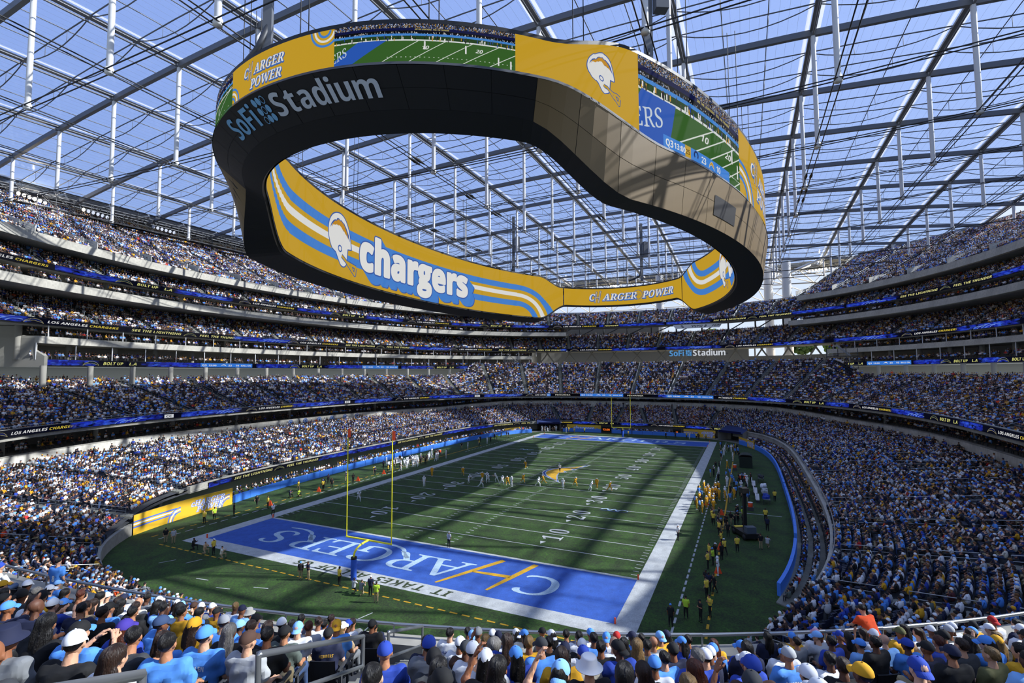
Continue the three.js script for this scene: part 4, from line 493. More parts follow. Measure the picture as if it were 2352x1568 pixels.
  for (const a of [-8, 47, 172, -128]) { const p = vbAt(a, -2.5), g = new MB(); g.box(p[0], (46 + roofY(p[0], p[1])) / 2 + 1, p[1], 0.8, roofY(p[0], p[1]) - 48, 0.5, 0.5); g.box(p[0] + 1.3, 58, p[1], 1.3, 4.5, 1.1, 0.5); g.build('cable_tray', M.steel, board); const c = new THREE.CatmullRomCurve3([V(p[0], 52, p[1]), V(p[0] - 0.6, 49.6, p[1] + 0.6), V(p[0] - 2.5, 48.8, p[1] + 0.4), V(p[0] - 4, 48.4, p[1])]); part('cable_loop', new THREE.TubeGeometry(c, 16, 0.3, 6), M.dsteel, board); }
}
// signs at the far end
{
  const t = top(new THREE.Group(), 'stadium_sign'); const x0 = 8.6, z0 = -98; t.position.set(x0, 25.3, z0); t.rotation.y = -0.12; tag(t, 'glowing blue and white stadium name sign under the far ribbon display', 'sign');
  let x = 0; const lb = mat(0x223344, 0.4, { emissive: 0x59a4e6, emissiveIntensity: 0.8 }), lw = mat(0x444444, 0.4, { emissive: 0xe8eef6, emissiveIntensity: 0.8 });
  const write = (s, m) => { for (const ch of s) { const g = new THREE.ExtrudeGeometry(sansB.generateShapes(ch, 2.1), { depth: 0.2, bevelEnabled: false, curveSegments: 5 }); g.computeBoundingBox(); const b = g.boundingBox; g.translate(x - b.min.x, 0, 0); part('sign_letter', g, m, t); x += b.max.x - b.min.x + 0.28; } };
  write('SoFi', lb); x += 0.3; for (const [i, j, ring] of [[0, 2], [1, 2], [2, 2, 1], [0, 1], [1, 1, 1], [2, 1], [0, 0, 1], [1, 0], [2, 0]]) { const g = ring ? new THREE.TorusGeometry(0.28, 0.07, 6, 16) : new THREE.CylinderGeometry(0.33, 0.33, 0.2, 16).rotateX(Math.PI / 2); g.translate(x + 0.35 + i * 0.72, 0.3 + j * 0.72, 0.1); part('sign_dot', g, lb, t); } x += 2.6; write('Stadium', lw);
  new MB().box(x / 2, 0.7, -0.5, x + 1, 0.25, 0.3).build('mounting_rail', M.dsteel, t);
  const s = top(new THREE.Group(), 'drink_sign'); s.position.set(11, 36.1, -98); tag(s, 'long pale sign reading PEPSI below the high ribbon display', 'sign'); const tex = canvasTex(1024, 96, (c, w, h) => { c.fillStyle = '#e4e4e0'; c.fillRect(0, 0, w, h); word(c, 'PEPSI', w * 0.36, h * 0.5, 70, '#2a2c34', { style: 'bold', sx: 1.3 }); word(c, 'PEPSI', w * 0.8, h * 0.5, 70, '#2a2c34', { style: 'bold', sx: 1.3 }); for (const X of [0.17, 0.66]) { c.fillStyle = '#2a2c34'; c.beginPath(); c.arc(w * X, h * 0.5, 28, 0, 7); c.fill(); c.fillStyle = '#e4e4e0'; c.fillRect(w * X - 28, h * 0.44, 56, 8); } });
  const g = new MB(); g.quad([0, -0.7, 0.2], [15, -0.7, 0.2], [16, 0.75, 0.2], [-1, 0.75, 0.2], [[0, 0], [1, 0], [1, 1], [0, 1]]); g.build('printed_face', mat(0xffffff, 0.6, { map: tex }), s); new MB().box(7.5, 0, 0, 15, 1.4, 0.3).build('sign_case', M.steel, s);
}
// ---------------------------------------------------------------- figures: joints with radii, a smooth union of tapered capsules, meshed on a grid
function mc(sdf, lo, hi, cell) {
  const n = [0, 1, 2].map((k) => Math.ceil((hi[k] - lo[k]) / cell) + 1), sx = n[0] + 1, sy = n[1] + 1, G = new Float32Array(sx * sy * (n[2] + 1)).fill(NaN), P = [], I = [], seen = new Map(), B = 5;
  const at = (i, j, k) => { const q = i + sx * (j + sy * k); let v = G[q]; if (v !== v) v = G[q] = sdf(lo[0] + i * cell, lo[1] + j * cell, lo[2] + k * cell); return v; };
  const vert = (i, j, k, a) => { const key = ((i + sx * (j + sy * k)) * 3 + a); let r = seen.get(key); if (r !== undefined) return r; const u = at(i, j, k), w = at(i + (a === 0), j + (a === 1), k + (a === 2)), t = clamp(u / (u - w), 0.02, 0.98); P.push(lo[0] + (i + (a === 0 ? t : 0)) * cell, lo[1] + (j + (a === 1 ? t : 0)) * cell, lo[2] + (k + (a === 2 ? t : 0)) * cell); r = P.length / 3 - 1; seen.set(key, r); return r; };
  const E = [[0, 0, 0, 0], [1, 0, 0, 1], [0, 1, 0, 0], [0, 0, 0, 1], [0, 0, 1, 0], [1, 0, 1, 1], [0, 1, 1, 0], [0, 0, 1, 1], [0, 0, 0, 2], [1, 0, 0, 2], [1, 1, 0, 2], [0, 1, 0, 2]];
  for (let bk = 0; bk < n[2]; bk += B) for (let bj = 0; bj < n[1]; bj += B) for (let bi = 0; bi < n[0]; bi += B) {
    const c = sdf(lo[0] + (bi + B / 2) * cell, lo[1] + (bj + B / 2) * cell, lo[2] + (bk + B / 2) * cell); if (Math.abs(c) > B * cell * 0.95 + 0.03) continue;
    for (let k = bk; k < Math.min(bk + B, n[2]); k++) for (let j = bj; j < Math.min(bj + B, n[1]); j++) for (let i = bi; i < Math.min(bi + B, n[0]); i++) {
      let ci = 0; if (at(i, j, k) > 0) ci |= 1; if (at(i + 1, j, k) > 0) ci |= 2; if (at(i + 1, j + 1, k) > 0) ci |= 4; if (at(i, j + 1, k) > 0) ci |= 8; if (at(i, j, k + 1) > 0) ci |= 16; if (at(i + 1, j, k + 1) > 0) ci |= 32; if (at(i + 1, j + 1, k + 1) > 0) ci |= 64; if (at(i, j + 1, k + 1) > 0) ci |= 128;
      if (!edgeTable[ci]) continue;
      for (let q = ci * 16; triTable[q] !== -1; q += 3) { const v = [0, 1, 2].map((e) => { const m = E[triTable[q + e]]; return vert(i + m[0], j + m[1], k + m[2], m[3]); }); if (v[0] !== v[1] && v[1] !== v[2] && v[0] !== v[2]) I.push(...v); }
    }
  }
  let vol = 0; for (let q = 0; q < I.length; q += 3) { const [a, b, c] = [I[q] * 3, I[q + 1] * 3, I[q + 2] * 3]; vol += P[a] * (P[b + 1] * P[c + 2] - P[b + 2] * P[c + 1]) - P[a + 1] * (P[b] * P[c + 2] - P[b + 2] * P[c]) + P[a + 2] * (P[b] * P[c + 1] - P[b + 1] * P[c]); }
  if (vol < 0) for (let q = 0; q < I.length; q += 3) { const t = I[q]; I[q] = I[q + 1]; I[q + 1] = t; }
  const g = new THREE.BufferGeometry(); g.setAttribute('position', new THREE.Float32BufferAttribute(P, 3)); g.setIndex(I); g.computeVertexNormals(); g.setAttribute('uv', new THREE.Float32BufferAttribute(new Float32Array(P.length / 3 * 2), 2)); return g;
}
const smin = (a, b, k) => { const h = Math.max(k - Math.abs(a - b), 0) / k; return Math.min(a, b) - h * h * k * 0.25; };
// bones: [ax,ay,az, bx,by,bz, ra, rb]
function bonesSdf(bones, k = 0.05) { const L = bones.map((b) => { const d = [b[3] - b[0], b[4] - b[1], b[5] - b[2]]; return [...b, ...d, d[0] * d[0] + d[1] * d[1] + d[2] * d[2] || 1e-9]; }); return (x, y, z) => { let m = 1e3; for (const b of L) { const px_ = x - b[0], py = y - b[1], pz = z - b[2], t = clamp((px_ * b[8] + py * b[9] + pz * b[10]) / b[11], 0, 1), dx = px_ - b[8] * t, dy = py - b[9] * t, dz = pz - b[10] * t, d = Math.sqrt(dx * dx + dy * dy + dz * dz) - (b[6] + (b[7] - b[6]) * t); m = m > 900 ? d : smin(m, d, k); } return m; }; }
const ell = (x, y, z, cx, cy, cz, a, b, c) => { const p = (x - cx) / a, q = (y - cy) / b, r = (z - cz) / c, l = Math.sqrt(p * p + q * q + r * r); return (l - 1) * Math.min(a, b, c); };
const addv = (a, b, s = 1) => [a[0] + b[0] * s, a[1] + b[1] * s, a[2] + b[2] * s];
// headSdf in head space: origin at the middle of the head, face to +z
function headSdf(x, y, z) {
  let d = ell(x, y, z, 0, 0.035, -0.012, 0.076, 0.086, 0.096); d = smin(d, ell(x, y, z, 0, -0.03, 0.022, 0.06, 0.085, 0.07), 0.04);
  const s = Math.abs(x); d = smin(d, ell(s, y, z, 0.03, -0.03, 0.055, 0.03, 0.025, 0.03), 0.02);
  d = Math.max(d, -(Math.hypot(s - 0.031, y - 0.012, z - 0.106) - 0.021) * 0.8 - 0.004);
  d = smin(d, ell(x, y, z, 0, -0.012, 0.094, 0.013, 0.03, 0.018), 0.012); d = smin(d, ell(x, y, z, 0, -0.06, 0.082, 0.024, 0.009, 0.01), 0.012); d = smin(d, ell(x, y, z, 0, -0.1, 0.066, 0.022, 0.016, 0.016), 0.02);
  return smin(d, ell(s, y, z, 0.079, -0.005, -0.012, 0.011, 0.031, 0.02), 0.01);
}
function joints(o) {                                 // o: hip height, lean (deg), turn of the head, arms and legs as vectors
  const hip = o.hip ?? 0.93, ln = (o.lean ?? 0) * R, up = [0, Math.cos(ln), Math.sin(ln)], J = { pel: [0, hip, 0] };
  J.chest = addv(J.pel, up, 0.36); J.neck = addv(J.pel, up, 0.53); const hl = ln * 0.45 + (o.nod ?? 0) * R; J.head = addv(J.neck, [0, Math.cos(hl), Math.sin(hl)], 0.15); J.head[2] += 0.02;
  J.turn = (o.turn ?? 0) * R; J.nod = hl; J.s = []; J.e = []; J.w = []; J.h = []; J.k = []; J.a = [];
  [-1, 1].forEach((s, i) => { const A = o.arms[i], Lg = o.legs[i]; J.s.push(addv(addv(J.pel, up, 0.46), [s * 0.185, 0, 0])); J.e.push(addv(J.s[i], [s * A[0][0], A[0][1], A[0][2]])); J.w.push(addv(J.e[i], [s * A[1][0], A[1][1], A[1][2]])); J.h.push(addv(J.pel, [s * 0.095, -0.03, 0])); J.k.push(addv(J.h[i], [s * Lg[0][0], Lg[0][1], Lg[0][2]])); J.a.push(addv(J.k[i], [s * Lg[1][0], Lg[1][1], Lg[1][2]])); });
  return J;
}
const bone = (a, b, r, q) => [...a, ...b, r, q], mid = (a, b, t) => [0, 1, 2].map((k) => lerp(a[k], b[k], t));
function handBones(e, w, curl = 0.6) {               // palm, four fingers and a thumb that leaves the side of the palm
  const d = V(w[0] - e[0], w[1] - e[1], w[2] - e[2]).normalize(), side = d.clone().cross(V(0, 1, 0.3)).normalize(), dn = side.clone().cross(d).normalize().multiplyScalar(-1), P = (f, s, n) => [w[0] + d.x * f + side.x * s + dn.x * n, w[1] + d.y * f + side.y * s + dn.y * n, w[2] + d.z * f + side.z * s + dn.z * n], L = [];
  for (const s of [-0.022, 0.022]) L.push(bone(P(0.01, s * 0.6, 0), P(0.075, s, 0.004), 0.019, 0.017));
  [[-0.033, 0.062], [-0.011, 0.075], [0.011, 0.08], [0.033, 0.07]].forEach(([s, l]) => { const a = P(0.085, s, 0.006), b = P(0.085 + l * 0.55, s * 1.1, 0.006 + l * 0.3 * curl), c = P(0.085 + l * (1 - 0.4 * curl), s * 1.1, 0.01 + l * 0.85 * curl); L.push(bone(a, b, 0.0095, 0.009), bone(b, c, 0.009, 0.0075)); });
  L.push(bone(P(0.03, 0.035, 0.008), P(0.065, 0.062, 0.02), 0.012, 0.0105), bone(P(0.065, 0.062, 0.02), P(0.095, 0.06, 0.035), 0.0105, 0.008)); return L;
}
const bound = (bones, pad) => { const lo = [9, 9, 9], hi = [-9, -9, -9]; for (const b of bones) for (const [o, r] of [[0, 6], [3, 7]]) for (let k = 0; k < 3; k++) { lo[k] = Math.min(lo[k], b[o + k] - b[r] - pad); hi[k] = Math.max(hi[k], b[o + k] + b[r] + pad); } return [lo, hi]; };
function figure(o, lod = 1) {
  const J = joints(o), b = o.bulk ?? 1, F = { J };
  // skin: neck, upper chest, arms, hands, shins; the head on a finer grid of its own
  const skin = [bone(J.chest, J.neck, 0.085, 0.055), bone(J.neck, J.head, 0.05, 0.052), bone(addv(J.s[0], [0.03, 0, 0]), addv(J.s[1], [-0.03, 0, 0]), 0.048, 0.048)];
  for (const i of [0, 1]) { skin.push(bone(J.s[i], J.e[i], 0.047, 0.038), bone(J.e[i], J.w[i], 0.036, 0.025)); if (o.bareLegs) skin.push(bone(J.k[i], J.a[i], 0.052, 0.036)); if (lod > 1.3) { const t = V(...J.w[i]).sub(V(...J.e[i])).normalize(); skin.push(bone(J.w[i], addv(J.w[i], t.toArray(), 0.1), 0.034, 0.026)); } }
  const sk = bonesSdf(skin, 0.035), [l1, h1] = bound(skin, 0.02), list = [];
  if (lod < 2.5) {
    list.push(mc(sk, l1, h1, 0.021 * lod)); if (lod <= 1.3) for (const i of [0, 1]) { const hb = handBones(J.e[i], J.w[i], o.curl ?? 0.6), [l, h] = bound(hb, 0.01); list.push(mc(bonesSdf(hb, 0.008), l, h, 0.0065)); }
    const hg = mc(headSdf, [-0.11, -0.14, -0.13], [0.11, 0.14, 0.13], 0.0105 * lod); hg.rotateX(J.nod); hg.rotateY(J.turn); hg.translate(...J.head); list.push(hg);
  } else { const ct = Math.cos(-J.turn), st = Math.sin(-J.turn); list.push(mc((x, y, z) => { const X = x - J.head[0], Yy = y - J.head[1], Zz = z - J.head[2]; return smin(sk(x, y, z), ell(X * ct + Zz * st, Yy, Zz * ct - X * st, 0, 0, 0, 0.078, 0.115, 0.095), 0.02); }, [l1[0], l1[1], l1[2] - 0.08], [h1[0], h1[1] + 0.12, h1[2] + 0.08], 0.016 * lod)); }
  F.body = mergeGeometries(list.map((g) => g));
  // shirt
  const wst = mid(J.pel, J.chest, 0.25), torso = [bone(addv(J.pel, [-0.06 * b, -0.02, 0]), addv(J.chest, [-0.07 * b, 0.02, 0]), 0.125 * b, 0.12), bone(addv(J.pel, [0.06 * b, -0.02, 0]), addv(J.chest, [0.07 * b, 0.02, 0]), 0.125 * b, 0.12), bone(addv(J.s[0], [0.03, 0.005, 0]), addv(J.s[1], [-0.03, 0.005, 0]), 0.078, 0.078)];
  const sl = o.sleeve ?? 0.62; for (const i of [0, 1]) { const m = mid(J.s[i], J.e[i], Math.min(1, sl)); torso.push(bone(J.s[i], m, 0.075, 0.066)); if (sl > 1) torso.push(bone(J.e[i], mid(J.e[i], J.w[i], sl - 1), 0.058, 0.05)); }
  if (o.pads) for (const i of [0, 1]) torso.push(bone(addv(J.s[i], [0, 0.03, 0]), addv(J.s[i], [i ? 0.03 : -0.03, 0.0, 0]), 0.1, 0.09));
  const ts = bonesSdf(torso, 0.06), [l2, h2] = bound(torso, 0.03), hem = J.pel[1] - 0.06;
  F.shirt = mc((x, y, z) => { const w = 0.006 * Math.sin(x * 31 + y * 17) + 0.005 * Math.sin(y * 43 + z * 23 + x * 9); return Math.max(ts(x, y, z) + w, hem - y - 0.05 * Math.abs(x), 0.062 - Math.hypot(x - J.neck[0], (y - J.neck[1] - 0.03) * 0.8, z - J.neck[2] - 0.015)); }, [l2[0], hem - 0.06, l2[2]], h2, 0.023 * lod);
  { const g = F.shirt.toNonIndexed(), p = g.attributes.position, nn = g.attributes.normal, u = new Float32Array(p.count * 2).fill(0.02); const ln = (o.lean ?? 0) * R; for (let k = 0; k < p.count; k += 3) { const nz = nn.getZ(k) + nn.getZ(k + 1) + nn.getZ(k + 2); let far = false; for (let q = 0; q < 3; q++) if (Math.abs(p.getX(k + q)) > 0.2) far = true; if (nz < -0.5 && !far) for (let q = 0; q < 3; q++) { const y = (p.getY(k + q) - J.pel[1]) * Math.cos(ln) + p.getZ(k + q) * Math.sin(ln); u[2 * (k + q)] = clamp(0.5 - p.getX(k + q) / 0.42, 0.02, 0.98); u[2 * (k + q) + 1] = clamp((y + 0.02) / 0.52, 0.02, 0.98); } } g.setAttribute('uv', new THREE.Float32BufferAttribute(u, 2)); F.shirt = g; }
  // trousers and shoes
  const leg = [bone(addv(J.pel, [-0.05, -0.02, 0]), addv(J.pel, [0.05, -0.02, 0]), 0.125 * b, 0.125 * b)]; for (const i of [0, 1]) { leg.push(bone(J.h[i], J.k[i], 0.092, 0.066)); leg.push(bone(J.k[i], mid(J.k[i], J.a[i], o.bareLegs ? 0.2 : 0.96), 0.064, o.bareLegs ? 0.06 : 0.05)); }
  const [l3, h3] = bound(leg, 0.02); F.trousers = mc(bonesSdf(leg, 0.05), l3, h3, 0.028 * lod);
  const sh = []; for (const i of [0, 1]) sh.push(bone(addv(J.a[i], [0, -0.045, -0.03]), addv(J.a[i], [0, -0.055, 0.13]), 0.045, 0.036)); const [l4, h4] = bound(sh, 0.01); F.shoes = mc(bonesSdf(sh, 0.01), l4, h4, 0.022 * lod);
  return F;
}
const sitLegs = [[[0.04, 0.01, 0.42], [0.0, -0.43, 0.04]], [[0.05, 0.01, 0.42], [0.01, -0.42, 0.02]]], standLegs = [[[0.01, -0.42, 0.02], [0.01, -0.4, -0.02]], [[0.02, -0.42, 0.0], [0.01, -0.4, -0.03]]];
const down = [[0.06, -0.27, -0.02], [-0.02, -0.22, 0.1]];
const POSE = {
  sit: { hip: 0.5, lean: 2, arms: [[[0.07, -0.25, 0.06], [-0.07, -0.07, 0.22]], [[0.07, -0.25, 0.06], [-0.09, -0.05, 0.22]]], legs: sitLegs },
  sitLean: { hip: 0.5, lean: 16, turn: 28, arms: [[[0.06, -0.2, 0.16], [-0.1, -0.06, 0.21]], [[0.06, -0.2, 0.16], [-0.12, -0.02, 0.2]]], legs: sitLegs },
  sitRaise: { hip: 0.5, lean: 4, turn: -18, arms: [[[0.07, -0.25, 0.06], [-0.07, -0.07, 0.22]], [[0.14, 0.02, 0.22], [-0.1, 0.2, 0.06]]], legs: sitLegs },
  sitPhone: { hip: 0.5, lean: 6, arms: [[[0.05, -0.14, 0.22], [-0.12, 0.14, 0.14]], [[0.05, -0.14, 0.22], [-0.12, 0.14, 0.14]]], legs: sitLegs, curl: 0.9 },
  stand: { hip: 0.92, lean: 1, turn: 15, arms: [down, down], legs: standLegs },
  standFold: { hip: 0.92, lean: 3, turn: -20, arms: [[[0.07, -0.25, 0.04], [-0.2, 0.06, 0.14]], [[0.07, -0.25, 0.04], [-0.2, 0.03, 0.15]]], legs: standLegs },
  walk: { hip: 0.9, lean: 5, arms: [[[0.05, -0.24, 0.12], [-0.02, -0.16, 0.16]], [[0.05, -0.24, -0.12], [0, -0.22, 0.04]]], legs: [[[0, -0.4, -0.14], [0, -0.36, -0.16]], [[0, -0.4, 0.16], [0, -0.4, 0.02]]] },
  run: { hip: 0.86, lean: 20, arms: [[[0.07, -0.2, 0.14], [-0.05, -0.02, 0.22]], [[0.09, -0.18, -0.16], [0, -0.2, 0.08]]], legs: [[[0.02, -0.36, -0.2], [0, -0.2, -0.34]], [[0.02, -0.28, 0.3], [0, -0.4, 0.02]]] },
  block: { hip: 0.78, lean: 30, arms: [[[0.08, -0.1, 0.22], [-0.04, 0.04, 0.24]], [[0.08, -0.12, 0.2], [-0.04, 0.02, 0.24]]], legs: [[[0.1, -0.32, 0.2], [0.02, -0.38, -0.14]], [[0.12, -0.34, -0.1], [0.04, -0.34, -0.22]]] },
  kneel: { hip: 0.46, lean: 8, arms: [[[0.05, -0.18, 0.2], [-0.12, 0.12, 0.16]], [[0.05, -0.18, 0.2], [-0.12, 0.14, 0.14]]], legs: [[[0.02, -0.33, 0.2], [0, -0.03, -0.42]], [[0.04, 0.02, 0.38], [0, -0.42, 0.02]]] },
  bend: { hip: 0.92, lean: 38, turn: 10, arms: [[[0.08, -0.2, 0.16], [-0.06, -0.12, 0.2]], [[0.08, -0.2, 0.16], [-0.06, -0.12, 0.2]]], legs: standLegs },
};
const figCache = {}; function fig(pose, lod, extra) { const k = pose + lod + (extra ? JSON.stringify(extra) : ''); return (figCache[k] ??= figure({ ...POSE[pose], ...(extra ?? {}) }, lod)); }
// headwear and hair in head space
const HAIR = {
  short: mc((x, y, z) => Math.max(ell(x, y, z, 0, 0.037, -0.016, 0.081, 0.091, 0.103) + 0.004 * Math.sin(x * 90 + z * 50) * Math.sin(y * 80), -(y + 0.055 - Math.max(0, z) * 1.1), z - 0.05 - Math.max(0, y - 0.06) * 1.2), [-0.12, -0.12, -0.15], [0.12, 0.16, 0.13], 0.015),
  long: mc((x, y, z) => { const a = Math.max(ell(x, y, z, 0, 0.037, -0.018, 0.09, 0.098, 0.112), -(y + 0.1 - Math.max(0, z) * 1.4), z - 0.045 - Math.max(0, y - 0.06) * 1.2); const t = clamp((0.02 - y) / 0.34, 0, 1), w = 0.006 * Math.sin(x * 70 + y * 12); return smin(a, Math.max(ell(x, y, z, 0, -0.14, -0.085 - 0.03 * t, 0.1, 0.23, 0.052) + w, z - 0.03), 0.03); }, [-0.14, -0.4, -0.2], [0.14, 0.16, 0.13], 0.019),
  afro: mc((x, y, z) => Math.max(ell(x, y, z, 0, 0.05, -0.03, 0.128, 0.125, 0.13) + 0.006 * Math.sin(x * 80) * Math.sin(y * 75) * Math.sin(z * 85), z - 0.05 - Math.max(0, y - 0.05) * 0.9), [-0.16, -0.12, -0.2], [0.16, 0.2, 0.15], 0.021),
};
for (const k of ['short', 'long']) { const g = HAIR[k].clone(), p = g.attributes.position; for (let q = 0; q < p.count; q++) if (p.getY(q) > 0.0) { const w = clamp(p.getY(q) / 0.05, 0, 1); p.setXYZ(q, p.getX(q) * (1 - 0.12 * w), Math.min(p.getY(q), 0.02 + (p.getY(q) - 0.02) * 0.75), -0.012 + (p.getZ(q) + 0.012) * (1 - 0.12 * w)); } HAIR[k + 'Cap'] = g; }
HAIR.bun = mergeGeometries([HAIR.short, mc((x, y, z) => ell(x, y, z, 0, 0.06, -0.13, 0.042, 0.04, 0.04), [-0.06, 0, -0.19], [0.06, 0.12, -0.07], 0.014)]);
for (const g of Object.values(HAIR)) { const p = g.attributes.position, u = g.attributes.uv; for (let q = 0; q < p.count; q++) u.setXY(q, Math.abs(Math.atan2(p.getX(q), -p.getZ(q) - 0.01)) * 0.8, p.getY(q) * 1.2); }
const CAP = { dome: new THREE.SphereGeometry(1, 18, 9, 0, Math.PI * 2, 0, Math.PI * 0.5).scale(0.092, 0.105, 0.116).translate(0, 0.028, -0.008) };
{ const g = new MB(), n = 10, P = (u, r) => { const a = lerp(-1.15, 1.15, u); return [Math.sin(a) * (0.086 + 0.0 * r), 0.03 + 0.012 * Math.cos(a * 1.3) - 0.03 * r * r - 0.02 * (1 - Math.cos(a)), 0.055 * 0 + Math.cos(a) * 0.1 - 0.0 + r * 0.085 * Math.pow(Math.cos(a * 0.9), 0.6)]; }; for (let k = 0; k < n; k++) for (let r = 0; r < 3; r++) { const a = P(k / n, r / 3), b = P((k + 1) / n, r / 3), c = P((k + 1) / n, (r + 1) / 3), d = P(k / n, (r + 1) / 3), dn = (v) => [v[0], v[1] - 0.006, v[2]]; g.quad(a, d, c, b); g.quad(dn(a), dn(b), dn(c), dn(d)); if (r === 2) g.quad(d, dn(d), dn(c), c); } CAP.brim = g.geo(); }
CAP.button = new THREE.SphereGeometry(0.011, 6, 4).translate(0, 0.133, -0.008);
CAP.beanie = new THREE.SphereGeometry(1, 16, 8, 0, Math.PI * 2, 0, Math.PI * 0.56).scale(0.097, 0.125, 0.117).translate(0, 0.025, -0.012);
CAP.bucket = new THREE.LatheGeometry([[0, 0.125], [0.07, 0.122], [0.088, 0.105], [0.1, 0.035], [0.155, 0.0], [0.158, -0.005], [0.1, 0.028]].map(([x, y]) => new THREE.Vector2(x, y)), 20).scale(1, 1, 1.12).translate(0, 0.01, -0.01);
CAP.helmet = mc((x, y, z) => Math.max(ell(x, y, z, 0, 0.012, -0.012, 0.125, 0.138, 0.145), -(y + 0.11), Math.max(z - 0.075, -1) > 0 ? Math.max(0.105 - 0.0, 0) * 0 + Math.max(z - 0.075, -(y - 0.075)) : -1), [-0.15, -0.14, -0.18], [0.15, 0.17, 0.17], 0.024);
{ const g = new MB(); for (const [y, w] of [[-0.02, 0.1], [-0.06, 0.1], [-0.1, 0.085]]) g.path([[-w, y, 0.06], [-w * 0.5, y, 0.145], [w * 0.5, y, 0.145], [w, y, 0.06]], 0.01, 4); g.bar([0, -0.02, 0.148], [0, -0.1, 0.148], 0.01, 4); CAP.mask = g.geo(); }
CAP.dome2 = new THREE.SphereGeometry(1, 8, 4, 0, Math.PI * 2, 0, Math.PI * 0.5).scale(0.094, 0.11, 0.116).translate(0, 0.025, -0.008);
// colours people wear
const COL = { white: 0xdfe2e6, 'light grey': 0xa4a8ac, grey: 0x74787c, charcoal: 0x33363a, black: 0x111214, navy: 0x161d3a, royal: 0x2443a4, 'powder blue': 0x4f8fe0, 'sky blue': 0x7fb2ea, gold: 0xd8a01c, yellow: 0xe2c646, orange: 0xf0531c, red: 0xb32420, maroon: 0x4a1a20, olive: 0x5a5a34, tan: 0xb59b78, brown: 0x4a3226, pink: 0xd8a0b0, cream: 0xd8d2c0, purple: 0x3d2f8f, khaki: 0x9a8a68, denim: 0x34496e, teal: 0x2f8fa8, lime: 0xb6d83a, 'grey green': 0x55605a };
const cm = {}; const cloth = (name) => (cm[name] ??= mat(COL[name], 0.85));
const SKIN = [0xc99a7c, 0xb07a58, 0x8d5a3c, 0x5d3a28, 0xd8ab90].map((c) => mat(c, 0.6)), STRAND = (() => { const a = pnoise(61), b = pnoise(62); return noiseTex(256, (x, y) => { const v = 0.6 + 0.55 * (0.6 * a(x, y * 0.999, 64) + 0.4 * b(x, y, 20)) - 0.1; const s = v * (0.75 + 0.5 * a(x, 0.3, 128)); return [s, s, s].map((q) => clamp(q * 200, 0, 255)); }); })(), HC = { black: mat(0x15110f, 0.5), brown: mat(0x3b2519, 0.5), auburn: mat(0x6a2f18, 0.5), blond: mat(0xa88450, 0.5), grey: mat(0x9a9690, 0.55) }; for (const m of Object.values(HC)) { m.map = STRAND; m.bumpMap = STRAND; m.bumpScale = 0.012; m.color.multiplyScalar(1.7); }
const jerseyCache = {}; function jersey(base, name, number, ink) { const k = base + name + number; return (jerseyCache[k] ??= mat(0xffffff, 0.8, { map: canvasTex(256, 256, (c, w, h) => { c.fillStyle = '#' + COL[base].toString(16).padStart(6, '0'); c.fillRect(0, 0, w, h); c.textAlign = 'center'; c.textBaseline = 'middle'; c.fillStyle = ink; c.font = 'bold 38px sans-serif'; if (name) c.fillText(name, 128, 64, 175); if (number) { c.font = 'bold 118px sans-serif'; c.lineWidth = 5; c.strokeStyle = base === 'white' || base === 'gold' ? '#26408c' : '#e8c24a'; c.strokeText(number, 128, 150, 150); c.fillText(number, 128, 150, 150); } }) })); }
// a person: a Group at the feet whose children are body, clothes, hair, headwear
function person(o, at, turn, group) {
  const F = fig(o.pose, o.lod ?? 1, o.extra), t = new THREE.Group(); t.position.set(...at); t.rotation.y = turn; if (o.scale) t.scale.setScalar(o.scale);
  part('body', F.body, o.skin, t); part('shirt', F.shirt, o.shirt, t); part('trousers', F.trousers, o.trousers ?? cloth('charcoal'), t); if (!o.pose.startsWith('sit') || (o.lod ?? 1) < 1.3) part('shoes', F.shoes, o.shoes ?? cloth('black'), t);
  const hd = (name, g, m, par, back) => { const q = part(name, g, m, par ?? t); if (!par) { q.position.set(...F.J.head); q.rotation.set(F.J.nod, F.J.turn + (back ? Math.PI : 0), 0, 'YXZ'); } return q; };
  if (o.hair) hd('hair', HAIR[o.cap && HAIR[o.hair[0] + 'Cap'] ? o.hair[0] + 'Cap' : o.hair[0]], HC[o.hair[1]]);
  if (o.cap) { const [kind, c, b] = o.cap, m = cloth(c); if (kind === 'cap' || kind === 'backcap') { const q = hd('cap', (o.lod ?? 1) > 2 ? CAP.dome2 : CAP.dome, m, null, kind === 'backcap'); if (o.nod) q.rotation.x += o.nod; part('brim', CAP.brim, cloth(b ?? c), q); if ((o.lod ?? 1) < 2) part('cap_button', CAP.button, cloth(b ?? c), q); } else if (kind === 'beanie') hd('beanie', CAP.beanie, m); else if (kind === 'bucket') hd('bucket_hat', CAP.bucket, m); else if (kind === 'helmet') { const q = hd('helmet', CAP.helmet, m); part('face_mask', CAP.mask, cloth(b ?? 'navy'), q); } }
  if (o.vest) part('safety_vest', F.vest ??= F.shirt.clone().scale(1.05, 1, 1.09), cloth(o.vest), t);
  return t;
}
// ---------------------------------------------------------------- spectators
const CAM = camera.position;
